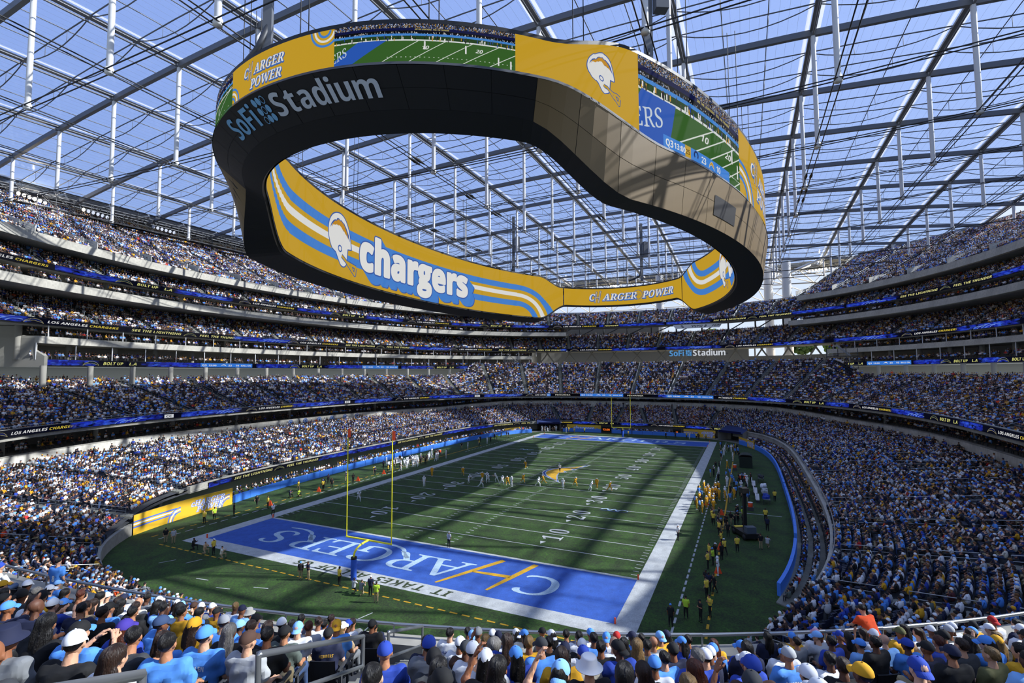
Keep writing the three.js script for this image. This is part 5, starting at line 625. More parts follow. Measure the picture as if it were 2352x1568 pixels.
// height in the picture of the parapet in front of the camera: what lies below it there is hidden
const parLine = []; for (let f = 100; f < 260; f += 0.5) { const p = rim(R1, 0.45, f > 180 ? f - 360 : f), q = px(p[0], 12.45, p[1]); if (q[2] > 0 && q[2] < 34) parLine.push(q); }
const parV = (u) => { let v = 1e9; for (let k = 1; k < parLine.length; k++) { const a = parLine[k - 1], b = parLine[k]; if ((a[0] - u) * (b[0] - u) <= 0) v = Math.min(v, lerp(a[1], b[1], (u - a[0]) / (b[0] - a[0] || 1))); } return v; };
const seats = [];
{
  const r = rng(2024);
  for (const T of TIERS) for (const [f0, f1] of T.spans) for (let row = 0; row < T.rows; row++) {
    const u = (row + 0.55) / T.rows, B = T.B0, off = T === T1 ? 3.6 + u * 20 : T.o0 + (T.o1 - T.o0) * u; const Bq = T === T1 ? (u < 0.5 ? W0 : R1) : B;
    for (const [f] of angles(Bq, T === T1 ? (u < 0.5 ? off : (u - 1) * 20 + 3) : off, f0, f1, T === T2 ? 0.6 : 0.56)) {
      const p = tierPoint(T, f, u), y = tierHeight(T, f, row); if (!inView(p[0], y + 1, p[1], 0.07)) continue;
      const q = px(p[0], y + 1.2, p[1]); let bad = false; for (const a of T.aisles) { let d = Math.abs(a - f); if (d > 180) d = 360 - d; if (d < 4) { const c = tierPoint(T, a, u); if (Math.hypot(c[0] - p[0], c[1] - p[1]) < (T === T5 ? (u < 0.18 ? 1.7 : 1.15) : 0.85)) { bad = true; break; } } } if (bad) continue;
      if (T === T1 && q[2] < 75 && q[2] > 0 && q[1] > parV(q[0]) + 4) continue;
      const e = tierPoint(T, f, Math.max(0, u - 0.02)), h = tierPoint(T, f, u + 0.02); seats.push({ T, f, row, x: p[0], y, z: p[1], turn: Math.atan2(e[0] - h[0], e[1] - h[1]), d: Math.hypot(p[0] - CAM.x, y + 1 - CAM.y, p[1] - CAM.z), u: q[0], v: q[1], k: r() });
    }
  }
}
seats.sort((a, b) => a.d - b.d);
const fore = seats.filter((s) => s.T === T2 && s.d < 40 && s.z > 60), foreOk = fore.filter((s) => s.d > 3.7);
// notable people: picture place of the upper back, shirt, headwear, hair, text, pose
const WHO = [
  [110, 1321, 'powder blue', null, ['short', 'black'], ['', '8', '#fff'], 'stand'], [128, 1347, 'powder blue', ['cap', 'sky blue'], ['short', 'brown'], ['HERBERT', '10', '#fff'], 'sit'], [28, 1413, 'navy', ['cap', 'black'], ['short', 'black'], ['SEAU', '55', '#f2f2f2'], 'sit'],
  [209, 1443, 'tan', null, ['long', 'brown'], null, 'sit'], [263, 1461, 'powder blue', ['cap', 'black'], ['short', 'black'], ['HERBERT', '10', '#fff'], 'sit'], [293, 1466, 'black', null, ['short', 'black'], ['GUINNESS', '', '#c8b070'], 'sit'], [25, 1474, 'navy', ['cap', 'powder blue'], null, null, 'sitRaise'],
  [153, 1512, 'powder blue', ['cap', 'black', 'powder blue'], ['short', 'brown'], null, 'sitPhone'], [260, 1515, 'royal', ['cap', 'purple'], ['long', 'auburn'], null, 'sit'], [43, 1550, 'grey', ['bucket', 'navy'], ['short', 'black'], null, 'sit'], [102, 1510, 'black', null, ['long', 'black'], null, 'sitLean'], [280, 1538, 'charcoal', null, ['short', 'black'], null, 'sitLean'],
  [441, 1490, 'gold', ['cap', 'gold', 'powder blue'], ['long', 'brown'], null, 'sit'], [490, 1538, 'powder blue', ['cap', 'powder blue'], ['short', 'brown'], ['ALLEN', '13', '#fff'], 'sit'], [523, 1497, 'black', null, ['long', 'grey'], null, 'sit'], [337, 1482, 'powder blue', ['cap', 'denim'], ['short', 'brown'], null, 'sitRaise'], [472, 1449, 'black', null, ['long', 'black'], null, 'sit'],
  [533, 1454, 'sky blue', ['cap', 'navy'], null, ['JORDAN', '', '#fff'], 'sitLean'], [428, 1444, 'gold', null, ['short', 'black'], null, 'sit'], [454, 1410, 'gold', ['cap', 'brown'], ['short', 'brown'], null, 'sit'], [502, 1436, 'gold', ['cap', 'black'], null, null, 'sit'], [482, 1413, 'royal', ['cap', 'white'], null, ['LUCK', '12', '#fff'], 'sit'],
  [659, 1446, 'white', null, ['short', 'black'], ['ALLEN', '13', '#26314a'], 'sit'], [703, 1444, 'navy', null, ['short', 'black'], ['JAMES JR', '3', '#e0b040'], 'sit'], [770, 1463, 'powder blue', null, ['short', 'brown'], ['HERBERT', '10', '#fff'], 'sit'], [695, 1498, 'white', ['backcap', 'sky blue'], null, ['HERBERT', '10', '#30489c'], 'sit'], [795, 1496, 'tan', ['cap', 'white'], ['long', 'blond'], null, 'sit'],
  [663, 1536, 'grey green', ['cap', 'black'], ['short', 'brown'], null, 'sit'], [557, 1522, 'light grey', ['cap', 'brown'], null, null, 'sit'], [592, 1501, 'powder blue', null, ['short', 'brown'], null, 'sit'], [921, 1482, 'navy', null, ['short', 'black'], ['HERBERT', '10', '#e0b040'], 'sit'], [907, 1536, 'royal', ['cap', 'royal'], null, ['RICHARDSON', '5', '#fff'], 'sit'], [863, 1526, 'black', ['cap', 'black'], ['short', 'black'], null, 'sit'], [800, 1540, 'powder blue', ['backcap', 'gold'], ['short', 'black'], ['VERRETT', '', '#fff'], 'sit'],
  [584, 1402, 'royal', ['bucket', 'cream'], null, null, 'sit'], [967, 1480, 'navy', null, ['short', 'black'], null, 'sit'], [1013, 1490, 'white', null, ['short', 'black'], ['HERBERT', '10', '#30489c'], 'sit'], [1057, 1486, 'powder blue', null, ['short', 'black'], ['BOSA', '97', '#fff'], 'sit'], [1092, 1511, 'grey', ['cap', 'grey'], null, null, 'sit'], [1130, 1486, 'white', ['cap', 'white'], ['short', 'brown'], null, 'sit'], [1151, 1469, 'navy', ['beanie', 'navy'], null, null, 'sit'],
  [1222, 1459, 'gold', ['cap', 'black'], null, null, 'sitLean'], [1132, 1534, 'powder blue', null, ['afro', 'grey'], null, 'sit'], [1170, 1511, 'white', ['cap', 'navy'], null, ['ALLEN', '17', '#26314a'], 'sit'], [1206, 1543, 'gold', null, ['short', 'blond'], null, 'sit'], [1248, 1517, 'black', null, ['short', 'black'], null, 'sit'], [1390, 1482, 'white', ['backcap', 'powder blue'], null, ['HERBERT', '10', '#30489c'], 'sit'], [1266, 1536, 'powder blue', ['cap', 'charcoal'], null, null, 'sitLean'], [1329, 1541, 'cream', ['cap', 'royal'], null, null, 'sit'],
  [1503, 1526, 'grey', null, null, null, 'sit'], [1534, 1530, 'navy', ['cap', 'black'], ['short', 'black'], ['GATES', '85', '#e8e8e8'], 'sit'], [1635, 1545, 'navy', ['cap', 'white'], ['short', 'black'], ['MAYE', '10', '#e8e8e8'], 'sit'], [1580, 1503, 'navy', null, ['short', 'black'], ['HERBERT', '10', '#e8a030'], 'sit'], [1463, 1540, 'charcoal', null, ['long', 'blond'], null, 'sit'], [1411, 1536, 'white', null, null, null, 'sit'], [1442, 1463, 'black', ['cap', 'red'], null, null, 'sit'], [1647, 1469, 'gold', null, ['long', 'auburn'], null, 'sit'], [1670, 1459, 'powder blue', ['cap', 'powder blue'], null, ['HERBERT', '10', '#fff'], 'sit'],
  [1811, 1484, 'gold', ['cap', 'powder blue', 'gold'], null, null, 'sit'], [1811, 1551, 'powder blue', ['cap', 'light grey', 'powder blue'], null, ['HERBERT', '10', '#fff'], 'sit'], [2036, 1450, 'orange', null, ['short', 'black'], null, 'bend'], [2221, 1466, 'gold', ['beanie', 'black'], null, ['ALLEN', '13', '#f4f4f4'], 'sit'], [2253, 1439, 'white', ['backcap', 'red'], null, null, 'sit'], [1995, 1513, 'sky blue', ['cap', 'powder blue'], ['short', 'black'], null, 'sit'], [1882, 1496, 'white', ['cap', 'pink'], ['long', 'auburn'], null, 'sit'], [2083, 1503, 'gold', ['cap', 'olive'], null, null, 'sit'], [2038, 1520, 'sky blue', null, null, null, 'sitLean'],
  [1900, 1450, 'royal', ['cap', 'royal'], null, null, 'sit'], [2130, 1440, 'powder blue', ['cap', 'white'], null, null, 'sit'], [2160, 1470, 'charcoal', ['cap', 'light grey'], null, null, 'sit'], [2320, 1500, 'white', ['cap', 'white'], ['short', 'brown'], null, 'sit'], [2250, 1540, 'olive', null, ['short', 'blond'], null, 'sit'], [2130, 1550, 'navy', ['cap', 'black'], null, null, 'sit'],
];
const wheel = [['white', 0.2], ['light grey', 0.05], ['grey', 0.05], ['powder blue', 0.13], ['sky blue', 0.03], ['royal', 0.08], ['navy', 0.16], ['black', 0.2], ['gold', 0.055], ['charcoal', 0.07], ['brown', 0.02], ['grey green', 0.02], ['red', 0.008], ['orange', 0.006], ['cream', 0.02], ['maroon', 0.01]];
function pick(list, k) { let s = 0; for (const [, w] of list) s += w; k *= s; for (const [n, w] of list) { if ((k -= w) < 0) return n; } return list[0][0]; }
const capWheel = [['powder blue', 0.2], ['sky blue', 0.1], ['white', 0.2], ['navy', 0.14], ['royal', 0.1], ['black', 0.14], ['gold', 0.05], ['light grey', 0.06], ['cream', 0.03], ['charcoal', 0.05]];
const labelSeen = {};
function describe(o, where) {
  const hw = o.cap ? `${o.cap[1]} ${{ cap: 'cap', backcap: 'backward cap', beanie: 'beanie', bucket: 'bucket hat', helmet: 'helmet' }[o.cap[0]]}` : o.hair ? `${{ short: 'short', long: 'long', afro: 'curly', bun: 'pinned up' }[o.hair[0]]} ${o.hair[1]} hair` : 'shaved head';
  return `person in ${o.shirtName} ${o.number ? 'jersey ' + o.number : o.top ?? 'shirt'}, ${hw}, ${where}`;
}
const rp = rng(99), persons = [], usedSeat = new Set();
const poseWord = { sit: 'seated', sitLean: 'leaning', sitRaise: 'arm raised', sitPhone: 'hands up', stand: 'standing', standFold: 'standing with folded arms', bend: 'bending down' };
const ord = ['first', 'second', 'third', 'fourth', 'fifth', 'sixth', 'seventh', 'eighth', 'ninth', 'tenth', 'eleventh', 'twelfth', 'thirteenth', 'fourteenth', 'fifteenth', 'sixteenth', 'seventeenth', 'eighteenth', 'nineteenth', 'twentieth'];
function seatPerson(s, w) {
  s.taken = true; const lod = s.T !== T2 || s.d > 15 ? 3 : s.d > 8.5 ? 1.7 : 1.15; let o;
  if (w) { const [, , c, cap, hair, txt, pose] = w; o = { pose, shirtName: c, shirt: txt ? jersey(c, txt[0], txt[1], txt[2]) : cloth(c), number: txt?.[1] || undefined, cap, hair, skin: SKIN[Math.floor(rp() * 3)] }; if (c === 'orange') { o.top = 'work vest'; } }
  else { const c = pick(wheel, rp()), hasCap = rp() < 0.5; o = { pose: pick([['sit', 0.6], ['sitLean', 0.27], ['sitRaise', 0.07], ['sitPhone', 0.05]], rp()), shirtName: c, shirt: cloth(c), cap: hasCap ? [pick([['cap', 0.8], ['backcap', 0.14], ['bucket', 0.03], ['beanie', 0.03]], rp()), pick(capWheel, rp())] : null, hair: rp() < 0.97 ? [pick([['short', 0.56], ['long', 0.34], ['bun', 0.06], ['afro', 0.04]], rp()), pick([['black', 0.6], ['brown', 0.25], ['blond', 0.08], ['grey', 0.04], ['auburn', 0.03]], rp())] : null, skin: SKIN[Math.floor(rp() * 5)] }; if (o.cap && o.hair && o.hair[0] !== 'long') o.hair = ['short', o.hair[1]]; if (s.T !== T2 && o.pose === 'sitPhone') o.pose = 'sit'; if (['powder blue', 'white', 'navy', 'gold', 'royal'].includes(c) && rp() < 0.4 && lod < 2) { const n = pick([['10', 4], ['13', 2], ['97', 1], ['17', 1]], rp()); o.shirt = jersey(c, n === '10' ? 'HERBERT' : n === '13' ? 'ALLEN' : n === '97' ? 'BOSA' : '', n, c === 'white' ? '#30489c' : c === 'gold' ? '#ffffff' : '#ffffff'); o.number = n; } if (o.pose === 'stand' && s.d < 12) o.pose = 'sit'; }
  o.lod = lod; o.trousers = cloth(pick([['denim', 0.4], ['black', 0.25], ['charcoal', 0.15], ['khaki', 0.12], ['grey', 0.08]], rp())); o.scale = 0.95 + 0.1 * rp();
  const fwd = o.pose.startsWith('sit') ? -0.06 : 0.3, turn = s.turn + (rp() - 0.5) * 0.5;
  const t = person(o, [s.x + Math.sin(s.turn) * fwd, s.y + 0.005, s.z + Math.cos(s.turn) * fwd], turn);
  top(t, 'person'); tag(t, describe(o, `${poseWord[o.pose]}, ${s.row > 19 ? 'upper' : ord[s.row]} row ${s.T === T2 ? 'above parapet' : s.x < 10 ? 'below parapet, sunlit' : 'behind glass'}`), 'person', s.T === T2 ? 'spectators above the near parapet' : 'spectators in the lower bowl'); persons.push(t);
}
for (const w of WHO) { let best = null, bd = 1e9; for (const s of foreOk) if (!s.taken) { const q = px(s.x, s.y + (w[6] === 'stand' || w[6] === 'bend' ? 1.25 : 0.85), s.z), d = Math.hypot(q[0] - w[0], q[1] - w[1]); if (d < bd) { bd = d; best = s; } } if (best && bd < 90) seatPerson(best, w); }
for (const s of foreOk) if (!s.taken && persons.length < 215 && s.d < 21 && rp() < 0.93) seatPerson(s);
for (const s of seats) { if (persons.length >= 215) break; if (!s.taken && s.T === T1 && s.d < 60 && rp() < 0.85) seatPerson(s); }
for (const s of foreOk) if (!s.taken && s.d < 21) s.empty = true;
console.log('seats', seats.length, 'persons', persons.length, 'fore', foreOk.length);
// seats: the nearest ones one by one, the rest as one object
{
  const back = new THREE.BufferGeometry(); const g = new MB(), n = 6; const P = (u, v) => { const a = (u - 0.5) * 0.9; return [Math.sin(a) * 0.5, 0.42 + 0.42 * v, -0.22 - 0.06 * v + 0.12 * (1 - Math.cos(a))]; }; for (let k = 0; k < n; k++) for (let j = 0; j < 3; j++) { const a = P(k / n, j / 3), b = P((k + 1) / n, j / 3), c = P((k + 1) / n, (j + 1) / 3), d = P(k / n, (j + 1) / 3), o = (v) => [v[0], v[1], v[2] - 0.03]; g.quad(a, b, c, d); g.quad(o(d), o(c), o(b), o(a)); if (j === 2) g.quad(d, c, o(c), o(d)); if (!j) g.quad(o(a), o(b), b, a); }
  const backG = g.geo(), panG = new MB().box(0, 0.42, 0.02, 0.46, 0.05, 0.42).geo(), armG = new MB().box(-0.26, 0.62, -0.02, 0.04, 0.04, 0.36).box(-0.26, 0.35, -0.1, 0.04, 0.55, 0.06).geo();
  let cnt = 0; const near = [], rest = []; for (const s of seats) (s.T === T2 && s.d < 24 && near.length < 260 ? near : rest).push(s);
  for (const s of near) { const t = new THREE.Group(); t.position.set(s.x, s.y, s.z); t.rotation.y = s.turn; part('backrest', backG, M.seat, t); part('seat_pan', panG, M.seat, t); part('armrest', armG, M.dsteel, t); top(t, 'stadium_chair'); tag(t, `black folding stadium chair in ${ord[s.row]} row above the parapet${s.taken ? ' under a spectator' : ', empty'}`, 'chair', 'chairs above the near parapet'); }
  const fill = { lower: 0.9, middle: 0.9, upper: 0.93, high: 0.95, top: 0.9 }, hole = pnoise(44);
  for (const s of rest) s.occ = !s.taken && !s.empty && s.k < fill[s.T.name] * (hole(((s.f + 180) / 360) % 1, s.row / 64, 60) > 0.86 ? 0.3 : 1);
  const bare = rest.filter((s) => !s.occ || s.d < 42);
  const simple = new MB().box(0, 0.62, -0.25, 0.48, 0.42, 0.05).box(0, 0.42, 0, 0.46, 0.05, 0.4).geo(), im = new THREE.InstancedMesh(simple, mat(0x1a2136, 0.6), bare.length), m4 = new THREE.Matrix4(), q4 = new THREE.Quaternion(), Y1 = V(0, 1, 0), one = V(1, 1, 1);
  bare.forEach((s, k) => im.setMatrixAt(k, m4.compose(V(s.x, s.y, s.z), q4.setFromAxisAngle(Y1, s.turn), one))); im.castShadow = im.receiveShadow = true; top(im, 'seat_rows'); stuff(im, 'rows of dark blue folding seats all round the bowl', 'seats');
  // the crowd beyond
  const shirtG = mergeGeometries([new THREE.SphereGeometry(1, 8, 6).scale(0.23, 0.3, 0.15).translate(0, 0.74, -0.06), new MB().bar([-0.2, 0.95, -0.04], [-0.26, 0.74, 0.04], 0.075, 5).bar([0.2, 0.95, -0.04], [0.26, 0.74, 0.04], 0.075, 5).geo().toNonIndexed()].map((q) => { const e = q.index ? q.toNonIndexed() : q; return e; }));
  const skinG = mergeGeometries([new THREE.SphereGeometry(1, 8, 6).scale(0.085, 0.12, 0.1).translate(0, 1.2, -0.01).toNonIndexed(), new MB().bar([-0.26, 0.74, 0.04], [-0.12, 0.62, 0.25], 0.045, 4).bar([0.26, 0.74, 0.04], [0.12, 0.62, 0.25], 0.045, 4).bar([0, 1.12, -0.02], [0, 1, -0.03], 0.06, 5).geo().toNonIndexed()]);
  const hairG = new THREE.SphereGeometry(1, 8, 4, 0, Math.PI * 2, 0, Math.PI * 0.5).scale(0.1, 0.13, 0.12).rotateX(-0.35).translate(0, 1.21, -0.015), legG = new MB().bar([-0.1, 0.5, -0.05], [-0.12, 0.5, 0.38], 0.085, 5).bar([0.1, 0.5, -0.05], [0.12, 0.5, 0.38], 0.085, 5).bar([-0.12, 0.48, 0.38], [-0.12, 0.05, 0.38], 0.06, 4).bar([0.12, 0.48, 0.38], [0.12, 0.05, 0.38], 0.06, 4).geo();
  const legS = new MB().bar([-0.1, 0.95, 0], [-0.11, 0.05, 0], 0.09, 5).bar([0.1, 0.95, 0], [0.11, 0.05, 0], 0.09, 5).geo();
  const r = rng(7), wmat = mat(0xffffff, 0.85), smat = mat(0xffffff, 0.6);
  const C = new THREE.Color();
  const hairC = [0x15110f, 0x2a1b12, 0x15110f, 0x6b4a28];
  for (const T of TIERS) {
    const L = []; for (const s of rest) if (s.T === T && s.occ) L.push({ ...s, stand: r() < 0.03 });
    // people standing along the pale concourse wall at the back of the lower bowl
    if (T === T1) for (const [f] of angles(R1, 1.8, -150, 150, 1.1)) { const p = rim(R1, 1.6 + r() * 0.9, f), y = T1.h1(f) + 0.02; if (r() < 0.33 && inView(p[0], y, p[1], 0.05)) L.push({ x: p[0], y, z: p[1], turn: Math.atan2(-p[0], -p[1]) + (r() - 0.5), stand: true }); }
    const grp = top(new THREE.Group(), 'seated_crowd'); stuff(grp, `crowd of spectators filling the ${tierName[T.name]}`, 'crowd');
    const mk = (name, gg, m, col, sub) => { const A = sub ? L.filter(sub) : L; if (!A.length) return; const im = new THREE.InstancedMesh(gg, m, A.length); im.name = name; A.forEach((s, k) => { s.jit ??= [r() * 0.7 - 0.35, 0.92 + 0.16 * r(), r(), r(), r()]; const dy = s.stand ? 0.42 * s.jit[1] : 0; im.setMatrixAt(k, m4.compose(V(s.x, s.y + (gg === legS ? 0 : dy), s.z), q4.setFromAxisAngle(Y1, s.turn + s.jit[0]), V(1.05, s.jit[1], 1.05))); im.setColorAt(k, C.set(col(s))); }); im.castShadow = im.receiveShadow = true; im.userData.kind = 'stuff'; grp.add(im); };
    mk('crowd_shirts', shirtG, wmat, (s) => COL[pick(wheel, s.jit[2])]); mk('crowd_skin', skinG, smat, (s) => [0xc99a7c, 0xb07a58, 0x8d5a3c, 0x5d3a28, 0xd8ab90][Math.floor(s.jit[3] * 5)]); mk('crowd_hair_and_caps', hairG, wmat, (s) => (s.jit[4] < 0.52 ? COL[pick(capWheel, s.jit[4] / 0.52)] : hairC[Math.floor((s.jit[4] - 0.52) / 0.481 * 4)])); mk('crowd_legs', legG, wmat, (s) => [COL.denim, COL.black, COL.charcoal, COL.khaki, COL.denim][Math.floor(s.jit[3] * 5)], (s) => !s.stand && s.d < 75); mk('crowd_standing_legs', legS, wmat, (s) => COL[s.jit[3] < 0.5 ? 'denim' : 'charcoal'], (s) => s.stand);
  }
  // people in the suites: at rail height in each open level
  const S2 = []; for (const [B, off, y, f0, f1, rows] of [[R3, 1, 22.1, S, E2, 2], [R3, 1, 22.1, SR, ER, 2], [R3, 1, 25.95, S, E2, 2], [R3, 1, 25.95, SR, ER, 2], [R3, 0.6, 35.45, -140, -20, 2], [R3, 0.6, 35.45, 33, 108, 2], [R1, 4, 0, -150, 150, 2], [W0, 1.1, 0.1, -120, -38, 2], [W0, 1.1, 0.1, -20, 18, 2], [W0, 1.1, 0.1, 44, 121, 3]]) for (let k = 0; k < rows; k++) for (const [f] of angles(B, off + k * 1.1, f0, f1, 0.62)) { const p = rim(B, off + k * 1.1, f), yy = B === R1 ? T1.h1(f) + 2.02 + k * 0.3 : y + k * 0.3; if (r() < (B === W0 ? 0.8 : 0.62) && inView(p[0], yy + 1, p[1], 0.05)) S2.push({ x: p[0], y: yy - (r() < 0.3 ? 0 : 0.0), z: p[1], turn: Math.atan2(-p[0], -p[1]) + (r() - 0.5) * 0.8, j: [0.92 + 0.16 * r(), r(), r(), r()] }); }
  const grp = top(new THREE.Group(), 'suite_crowd'); stuff(grp, 'guests seated in the suites between the tiers', 'crowd');
  const mk = (name, gg, col) => { const im = new THREE.InstancedMesh(gg, wmat, S2.length); im.name = name; S2.forEach((s, k) => { im.setMatrixAt(k, m4.compose(V(s.x, s.y, s.z), q4.setFromAxisAngle(Y1, s.turn), V(1, s.j[0], 1))); im.setColorAt(k, C.set(col(s))); }); im.userData.kind = 'stuff'; im.castShadow = im.receiveShadow = true; grp.add(im); };
  mk('crowd_shirts', shirtG, (s) => COL[pick(wheel, s.j[1])]); mk('crowd_skin', skinG, (s) => [0xc99a7c, 0xb07a58, 0x8d5a3c][Math.floor(s.j[2] * 3)]); mk('crowd_hair_and_caps', hairG, (s) => (s.j[3] < 0.4 ? COL[pick(capWheel, s.j[3] / 0.4)] : 0x17120f)); mk('crowd_legs', legG, () => COL.charcoal);
}
// ---------------------------------------------------------------- people and equipment on the field
function ground(u, v, h = 0) { const p = V(u / 1176 - 1, 1 - v / 784, 0.5).unproject(camera).sub(CAM), t = (h - CAM.y) / p.y; return [CAM.x + p.x * t, CAM.z + p.z * t]; }
const rf = rng(515);
const PANT = { white: mat(0xdfe2e6, 0.8), gold: mat(0xd8a01c, 0.8) };
const MASS = stuff(top(new THREE.Group(), 'sideline_crowd'), 'crowd of players and staff standing along both sidelines', 'crowd'), spots = [];
function fieldPerson(kind, x, z, turn, pose, where, grp) {
  let o; const skin = SKIN[Math.floor(rf() * 4)];
  if (kind === 'white') o = { shirtName: 'white', top: 'uniform', shirt: cloth('white'), trousers: cloth('white'), cap: ['helmet', 'white', 'light grey'], shoes: cloth('white'), extra: { pads: true, bulk: 1.12 } };
  else if (kind === 'gold') o = { shirtName: 'gold', top: 'uniform', shirt: cloth('gold'), trousers: cloth('gold'), cap: ['helmet', 'white', 'gold'], shoes: cloth('white'), extra: { pads: true, bulk: 1.12 } };
  else if (kind === 'ref') o = { shirtName: 'black and white striped', top: 'referee shirt', shirt: REFSHIRT, trousers: cloth('black'), cap: ['cap', 'white'] };
  else { const c = kind === 'vest' ? 'black' : kind; o = { shirtName: c, top: 'shirt', shirt: cloth(c), trousers: cloth(rf() < 0.7 ? 'black' : 'khaki'), hair: ['short', pick([['black', 3], ['brown', 2]], rf())], cap: rf() < 0.5 ? ['cap', pick([['black', 2], ['navy', 1], ['white', 1], ['powder blue', 1]], rf())] : null }; if (kind === 'vest') { o.vest = rf() < 0.75 ? 'yellow' : 'lime'; o.top = `clothes, ${o.vest} vest`; } }
  const t = person({ ...o, pose, lod: 2.6, skin, scale: kind === 'white' || kind === 'gold' ? 1.04 : 1 }, [x, 0, z], turn);
  const F = fig(pose, 2.6, o.extra); F.shoes.computeBoundingBox(); t.position.y = -Math.min(F.shoes.boundingBox.min.y, (F.trousers.boundingBox ?? (F.trousers.computeBoundingBox(), F.trousers.boundingBox)).min.y) * t.scale.x + 0.02;
  if (grp === 'mass') { t.name = 'person'; MASS.add(t); return t; } top(t, 'person'); tag(t, describe(o, `${fieldPose[pose] ?? pose} ${where}`), 'person', grp); return t;
}
const fieldPose = { stand: 'standing', standFold: 'standing', walk: 'walking', run: 'running', block: 'crouching', kneel: 'kneeling' };
const REFSHIRT = mat(0xffffff, 0.8, { map: canvasTex(64, 8, (c, w, h) => { c.fillStyle = '#e8e8e8'; c.fillRect(0, 0, w, h); c.fillStyle = '#111'; for (let k = 0; k < 6; k++) c.fillRect(k * 11 + 2, 0, 5, h); }) });
const FP = (kind, u, v, turn, pose, where, grp) => { const [x, z] = ground(u, v); return fieldPerson(kind, x, z, turn * R, pose, where, grp); };
// the play: white team attacks towards the near end, gold team chases
const play = 'on the field near midfield', G1 = 'players on the field';
for (const [k, u, v, a, p] of [['gold', 1208, 1076, -20, 'run'], ['white', 1120, 1109, 30, 'block'], ['white', 1141, 1107, -40, 'block'], ['white', 1153, 1113, 60, 'run'], ['gold', 1166, 1114, 10, 'block'], ['white', 1175, 1118, 160, 'stand'], ['gold', 1201, 1109, 70, 'run'], ['white', 1236, 1117, 70, 'run'], ['gold', 1249, 1112, -90, 'run'], ['white', 1293, 1124, 20, 'stand'], ['gold', 1321, 1117, 60, 'run'], ['white', 1356, 1127, 100, 'block'], ['gold', 1371, 1123, 0, 'stand'], ['gold', 1400, 1128, 80, 'run'], ['white', 974, 1117, 20, 'stand'], ['white', 1077, 1110, 60, 'block'], ['white', 1105, 1119, 90, 'run'], ['gold', 1108, 1104, 20, 'run'], ['gold', 992, 1094, 30, 'stand'], ['gold', 1063, 1092, 40, 'run'], ['white', 1120, 1104, 10, 'block'], ['white', 824, 1151, 60, 'run']]) FP(k, u, v, a, p, u < 980 ? 'away from other players' : play, G1);
FP('ref', 1286, 1085, 0, 'walk', 'on the midfield bolt emblem', 'officials'); FP('ref', 1031, 1257, 180, 'stand', 'at the near goal line', 'officials'); FP('ref', 627, 1185, 70, 'walk', 'by sunlit border stripe', 'officials'); FP('ref', 1558, 1240, -60, 'stand', 'on the shaded border stripe', 'officials'); FP('ref', 1640, 1090, -60, 'stand', 'on the shaded sideline', 'officials');
// behind the near end line
for (const [k, u, v, a, p, w] of [['black', 690, 1332, 30, 'stand', 'behind US lettering'], ['navy', 708, 1332, -20, 'standFold', 'behind US lettering'], ['vest', 779, 1345, 160, 'stand', 'behind ALL OF lettering'], ['navy', 851, 1369, 200, 'stand', 'behind the goal post pad'], ['vest', 864, 1384, 200, 'stand', 'behind the goal post pad'], ['light grey', 812, 1362, 180, 'kneel', 'behind the goal post pad'], ['grey', 829, 1367, 180, 'kneel', 'beside the goal post pad'], ['vest', 490, 1274, 100, 'stand', 'at white border corner'], ['tan', 470, 1272, 100, 'kneel', 'at white border corner'], ['black', 443, 1263, 120, 'kneel', 'at white border corner'], ['cream', 508, 1283, 120, 'kneel', 'beside the yellow dashes'], ['vest', 469, 1203, 20, 'stand', 'before yellow corner board'], ['vest', 492, 1194, 60, 'walk', 'by yellow corner board'], ['black', 537, 1184, 160, 'stand', 'on the sunlit apron'], ['black', 590, 1164, 30, 'walk', 'on the sunlit apron'], ['vest', 615, 1167, 160, 'stand', 'on the sunlit apron'], ['black', 380, 1247, 60, 'stand', 'under yellow corner board'], ['light grey', 398, 1249, 60, 'stand', 'under yellow corner board'], ['vest', 1576, 1420, 180, 'stand', 'by the tunnel wall near the glass'], ['black', 1541, 1440, 180, 'stand', 'beside the white dashes'], ['navy', 1629, 1360, 180, 'stand', 'alone on the shaded apron'], ['black', 1642, 1285, 120, 'walk', 'alone on the shaded apron'], ['vest', 1780, 1152, 200, 'stand', 'by the shaded wall pads'], ['vest', 1759, 1198, 180, 'stand', 'by the shaded wall pads'], ['navy', 1763, 1220, 180, 'stand', 'by the shaded wall pads'], ['vest', 1694, 1268, 200, 'stand', 'by the camera cart'], ['black', 1748, 1262, 200, 'stand', 'by the camera cart'], ['lime', 1708, 1196, 200, 'stand', 'behind the benches'], ['light grey', 1763, 1258, 160, 'kneel', 'by the shaded wall pads']]) if (COL[k] || k === 'vest') fieldPerson(k, ...ground(u, v), a * R, p, w, 'people behind the field lines');
